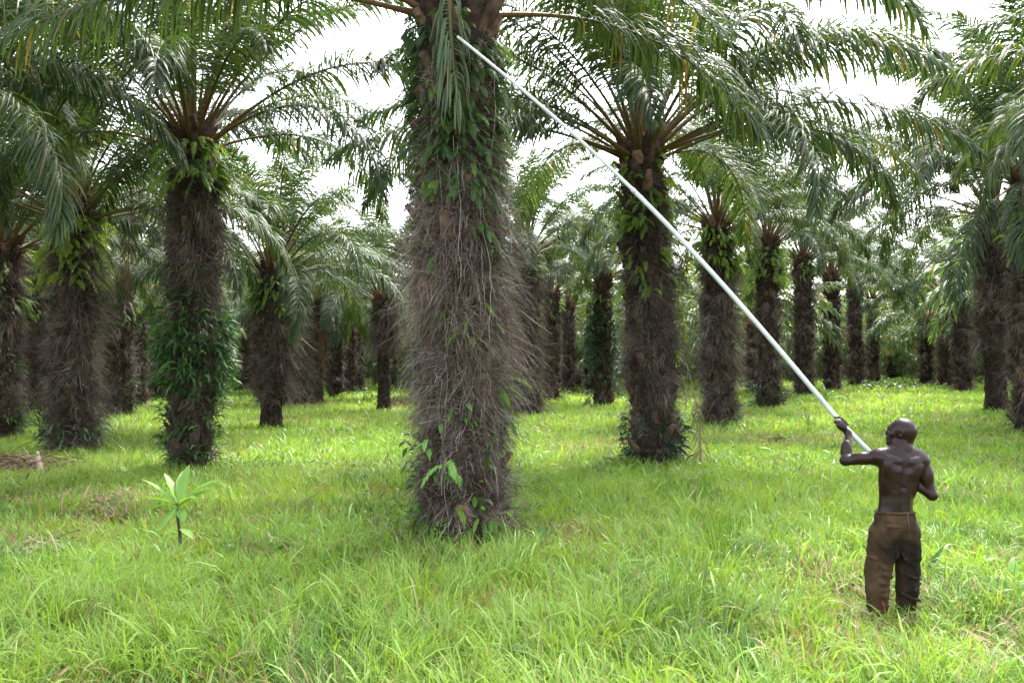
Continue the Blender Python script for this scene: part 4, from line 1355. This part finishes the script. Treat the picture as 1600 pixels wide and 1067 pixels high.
    c_(at(.080, -.03, .020), at(.080, .03, .020), .011, .011, k=.025)          # brow
    for s in (1, -1):
        e_(at(.090, .030 * s, .000), (.013, .016, .011), k=.012, ax=A, neg=True)   # eye socket
        e_(at(.080, .030 * s, .000), (.012, .013, .011), k=.004, ax=A)             # eye
        e_(at(.062, .050 * s, -.028), (.022, .016, .016), k=.02, ax=A)             # cheekbone
        e_(at(.098, .012 * s, -.040), (.010, .010, .008), k=.008, ax=A)            # nostril
        # ear
        ec = at(-.006, .078 * s, -.012)
        e_(ec, (.020, .013, .036), k=.008, ax=(fd + lf * s * -.25, lf * s, up))
        e_(ec + lf * s * .007 + fd * .002, (.008, .006, .016), k=.005, ax=A, neg=True)
        e_(ec - up * .024, (.010, .007, .009), k=.006, ax=A)
    c_(at(.086, 0, .008), at(.103, 0, -.034), .009, .012, k=.014)            # nose
    c_(at(.092, -.018, -.062), at(.092, .018, -.062), .010, .010, k=.008)     # lips
    c_(at(.090, -.016, -.076), at(.090, .016, -.076), .011, .011, k=.008)
    c_(at(.106, -.020, -.069), at(.106, .020, -.069), .003, .003, k=.004, neg=True)
    # legs and feet
    for hp, kn, an, s in (((-.062, .0, .80), (-.108, .03, .44), (-.148, -.01, .085), -1), ((.095, .01, .80), (.130, .05, .44), (.120, .06, .085), 1)):
        hp, kn, an = map(np.array, (hp, kn, an))
        c_(hp, kn, .078, .052, k=.04)
        c_(kn, kn * .55 + an * .45 + np.array((0, -.012, 0)), .050, .048, k=.03)
        c_(kn * .55 + an * .45 + np.array((0, -.012, 0)), an, .048, .030, k=.03)
        toe = an + np.array((-.03, .15, -.065))
        c_(an, an + np.array((.0, -.035, -.05)), .032, .028, k=.02)
        c_(an + np.array((0, -.03, -.055)), toe, .026, .022, k=.02)
        for j in range(5):
            o = np.array(((j - 2) * .017, -.012 * abs(j - 1), 0))
            c_(toe + o, toe + o + np.array((-.006, .032, -.006)), .011, .009 if j else .011, k=.005)
    mb, _ = Bf.mesh('body', None, (.05, .03, .02))
    mb.build('body', skin_mat(), root, smooth=True)

    # trousers: loose, low at the crotch
    Tf = Field((-.26, -.22, .03), (.29, .26, .93), .0055)
    t_, te = Tf.cap, Tf.ell
    te((.014, -.002, .850), (.160, .118, .065), k=.03)
    te((.014, -.004, .76), (.180, .128, .12), k=.05)
    te((-.060, -.045, .72), (.085, .090, .11), k=.05)
    te((.090, -.045, .72), (.085, .090, .11), k=.05)
    L = ((-.072, -.002, .70), (-.098, .012, .55), (-.128, .015, .40), (-.142, .000, .24), (-.150, -.012, .08))
    Rr = ((.100, .0, .70), (.116, .015, .55), (.128, .035, .40), (.128, .045, .24), (.122, .055, .12))
    rl = (.128, .114, .104, .092, .082); rr_ = (.118, .104, .094, .086, .082)
    for pts, rad in ((L, rl), (Rr, rr_)):
        for i in range(4):
            t_(pts[i], pts[i + 1], rad[i], rad[i + 1], k=.022)
    t_((.012, -.002, .70), (.006, -.002, .56), .06, .03, k=.04)
    # folds: raised creases slanting across the cloth and hanging from the seat
    g = np.random.default_rng(4)
    for (x0, z0, x1, z1, r_) in ((-.20, .50, -.05, .42, .014), (-.19, .44, -.04, .36, .013), (-.20, .36, -.06, .30, .014), (-.20, .30, -.05, .25, .012), (-.05, .26, -.19, .20, .012),
                                 (-.19, .17, -.06, .13, .012), (.05, .40, .20, .34, .012), (.21, .30, .06, .24, .012), (.05, .22, .20, .17, .012), (.02, .62, -.06, .48, .013),
                                 (-.15, .66, -.03, .60, .010), (.02, .60, .09, .46, .013), (.16, .70, .06, .60, .010), (.20, .56, .08, .50, .010)):
        y = -.085 if z0 > .55 else -.075
        xm, zm = (x0 + x1) / 2, (z0 + z1) / 2 - .012
        ys = .018 * (x0 + x1 > .1)
        t_((x0, y + .040 + ys, z0), (xm, y - .020 + ys, zm), r_ * .6, r_, k=.018); t_((xm, y - .020 + ys, zm), (x1, y + .020 + ys, z1), r_, r_ * .5, k=.018)
    for x in np.linspace(-.12, .15, 10):
        t_((x, -.108 + 2.2 * (x - .014) ** 2, .872), (x + g.normal(0, .01), -.118 + 1.8 * (x - .014) ** 2, .72 + g.normal(0, .03)), .007, .003, k=.014)
    ax_ = [Tf.lo[i] + np.arange(Tf.n[i]) * Tf.h for i in range(3)]
    X, Y, Z = np.meshgrid(*ax_, indexing='ij', sparse=True)
    wr = (.0042 * np.sin(X * 30 + Z * 24 + 2.4 * np.sin(Z * 9 + 1)) * np.sin(Y * 27 - Z * 19 + 2.1 * np.sin(X * 17))
          + .0026 * np.sin(X * 75 + Y * 30 + 3 * np.sin(Z * 13 + X * 9)) * np.sin(Z * 52 + 2.5 * np.sin(X * 23 + 1.7)))
    Tf.f += wr.astype(np.float32)
    top = (Z - .892 + .05 * (X - .014) * 0).astype(np.float32)
    Tf.f = np.maximum(Tf.f, top)
    mb, v = Tf.mesh('trousers', None, (.085, .055, .030))
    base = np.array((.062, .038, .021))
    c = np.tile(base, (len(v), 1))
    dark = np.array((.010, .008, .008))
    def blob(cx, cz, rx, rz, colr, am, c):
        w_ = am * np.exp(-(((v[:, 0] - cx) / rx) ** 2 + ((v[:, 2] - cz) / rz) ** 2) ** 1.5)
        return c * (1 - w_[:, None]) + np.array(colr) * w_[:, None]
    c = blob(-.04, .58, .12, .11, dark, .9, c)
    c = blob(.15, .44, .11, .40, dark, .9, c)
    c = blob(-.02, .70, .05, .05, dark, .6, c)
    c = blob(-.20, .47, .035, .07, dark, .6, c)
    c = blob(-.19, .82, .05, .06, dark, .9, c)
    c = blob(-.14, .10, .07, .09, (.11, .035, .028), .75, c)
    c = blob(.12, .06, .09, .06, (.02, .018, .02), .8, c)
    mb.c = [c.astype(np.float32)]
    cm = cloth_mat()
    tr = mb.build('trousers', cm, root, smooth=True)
    # pockets, waistband and cord as pieces of the trousers
    def shell(name, cen, rad, n3, colr, flap=False):
        Q = Field(np.array(cen) - .12, np.array(cen) + .12, .004)
        Q.ell(cen, rad, k=.01, ax=n3)
        if flap:
            Q.cap(np.array(cen) + np.array((-rad[0] * .7, -.006, rad[2] * .55)), np.array(cen) + np.array((rad[0] * .7, -.006, rad[2] * .55)), .008, .008, k=.01)
        mb, _ = Q.mesh(name, None, colr)
        return mb.build(name, cm, tr, smooth=True)
    I3 = ((1, 0, 0), (0, 1, 0), (0, 0, 1))
    bc = np.array((.072, .043, .024))
    shell('pocket', (-.065, -.136, .745), (.052, .010, .055), ((1, -.25, 0), (.25, 1, 0), (0, 0, 1)), bc * .75)
    shell('pocket_flap', (-.065, -.142, .792), (.058, .010, .018), ((1, -.25, 0), (.25, 1, 0), (0, 0, 1)), bc * 1.15)
    shell('pocket', (-.195, -.045, .46), (.015, .055, .075), ((1, .5, .1), (-.5, 1, 0), (0, 0, 1)), bc * .8)
    shell('pocket_flap', (-.200, -.055, .52), (.018, .058, .020), ((1, .5, .1), (-.5, 1, 0), (0, 0, 1)), bc)
    mb = MB()
    an = np.linspace(0, 2 * np.pi, 40)
    pts = np.stack([.014 + .153 * np.cos(an), -.002 + .112 * np.sin(an), .884 + .004 * np.sin(an * 3)], -1)
    tube(mb, pts, .011, bc * .8, seg=8, cap=False)
    mb.build('waistband', cm, tr, smooth=True)
    mb = MB()
    pts = np.array([(.060, -.120, .905), (.063, -.128, .88), (.058, -.135, .84), (.066, -.139, .79), (.062, -.140, .74), (.070, -.138, .69)])
    tube(mb, pts, .003, (.14, .11, .07), seg=6)
    pts = np.array([(-.13, -.068, .896), (-.06, -.109, .897), (.014, -.118, .897), (.09, -.108, .897), (.14, -.07, .898)])
    tube(mb, pts, .004, (.12, .09, .06), seg=6)
    mb.build('cord', cm, tr, smooth=True)


build_man()


# ------------------------------------------------------------------ the pole
def build_pole():
    m, nt, out = mat_new('pole_aluminium')
    tx = N(nt, 'ShaderNodeTexCoord'); n1 = N(nt, 'ShaderNodeTexNoise'); n1.inputs['Scale'].default_value = 6; n1.inputs['Detail'].default_value = 8
    nt.links.new(tx.outputs['Object'], n1.inputs['Vector'])
    c = mixc(nt, (.27, .31, .32), (.58, .62, .62), n1.outputs['Fac'])
    p = N(nt, 'ShaderNodeBsdfPrincipled'); nt.links.new(c, p.inputs['Base Color'])
    p.inputs['Metallic'].default_value = .25; p.inputs['Roughness'].default_value = .45
    nt.links.new(p.outputs[0], out.inputs[0])
    root = empty('harvesting_pole', TAIL_W)
    tag(root, 'long pale metal pole slanting up from the man to the crown of the big palm', 'pole')
    K = 40
    t = np.linspace(0, 1, K)[:, None]
    D = TIP_W - TAIL_W
    C = D * t
    bow = .16 * np.sin(np.pi * np.clip((t - .1) / .9, 0, 1))
    side = nrm(np.cross(np.cross(D, (0, 0, 1.0)), D))
    C = C + side * bow
    j = 22
    mb = MB(); tube(mb, C[:j + 1], .0215, (1, 1, 1), seg=16); mb.build('lower_tube', m, root, smooth=True)
    mb = MB(); tube(mb, C[j - 1:], np.linspace(.0185, .0150, K - j + 1), (1, 1, 1), seg=16); mb.build('upper_tube', m, root, smooth=True)
    mb = MB(); tube(mb, np.stack([C[j] - (C[j] - C[j - 1]) * .3, C[j] + (C[j + 1] - C[j]) * .05]), .0235, (1, 1, 1), seg=16); mb.build('collar', m, root, smooth=True)


build_pole()
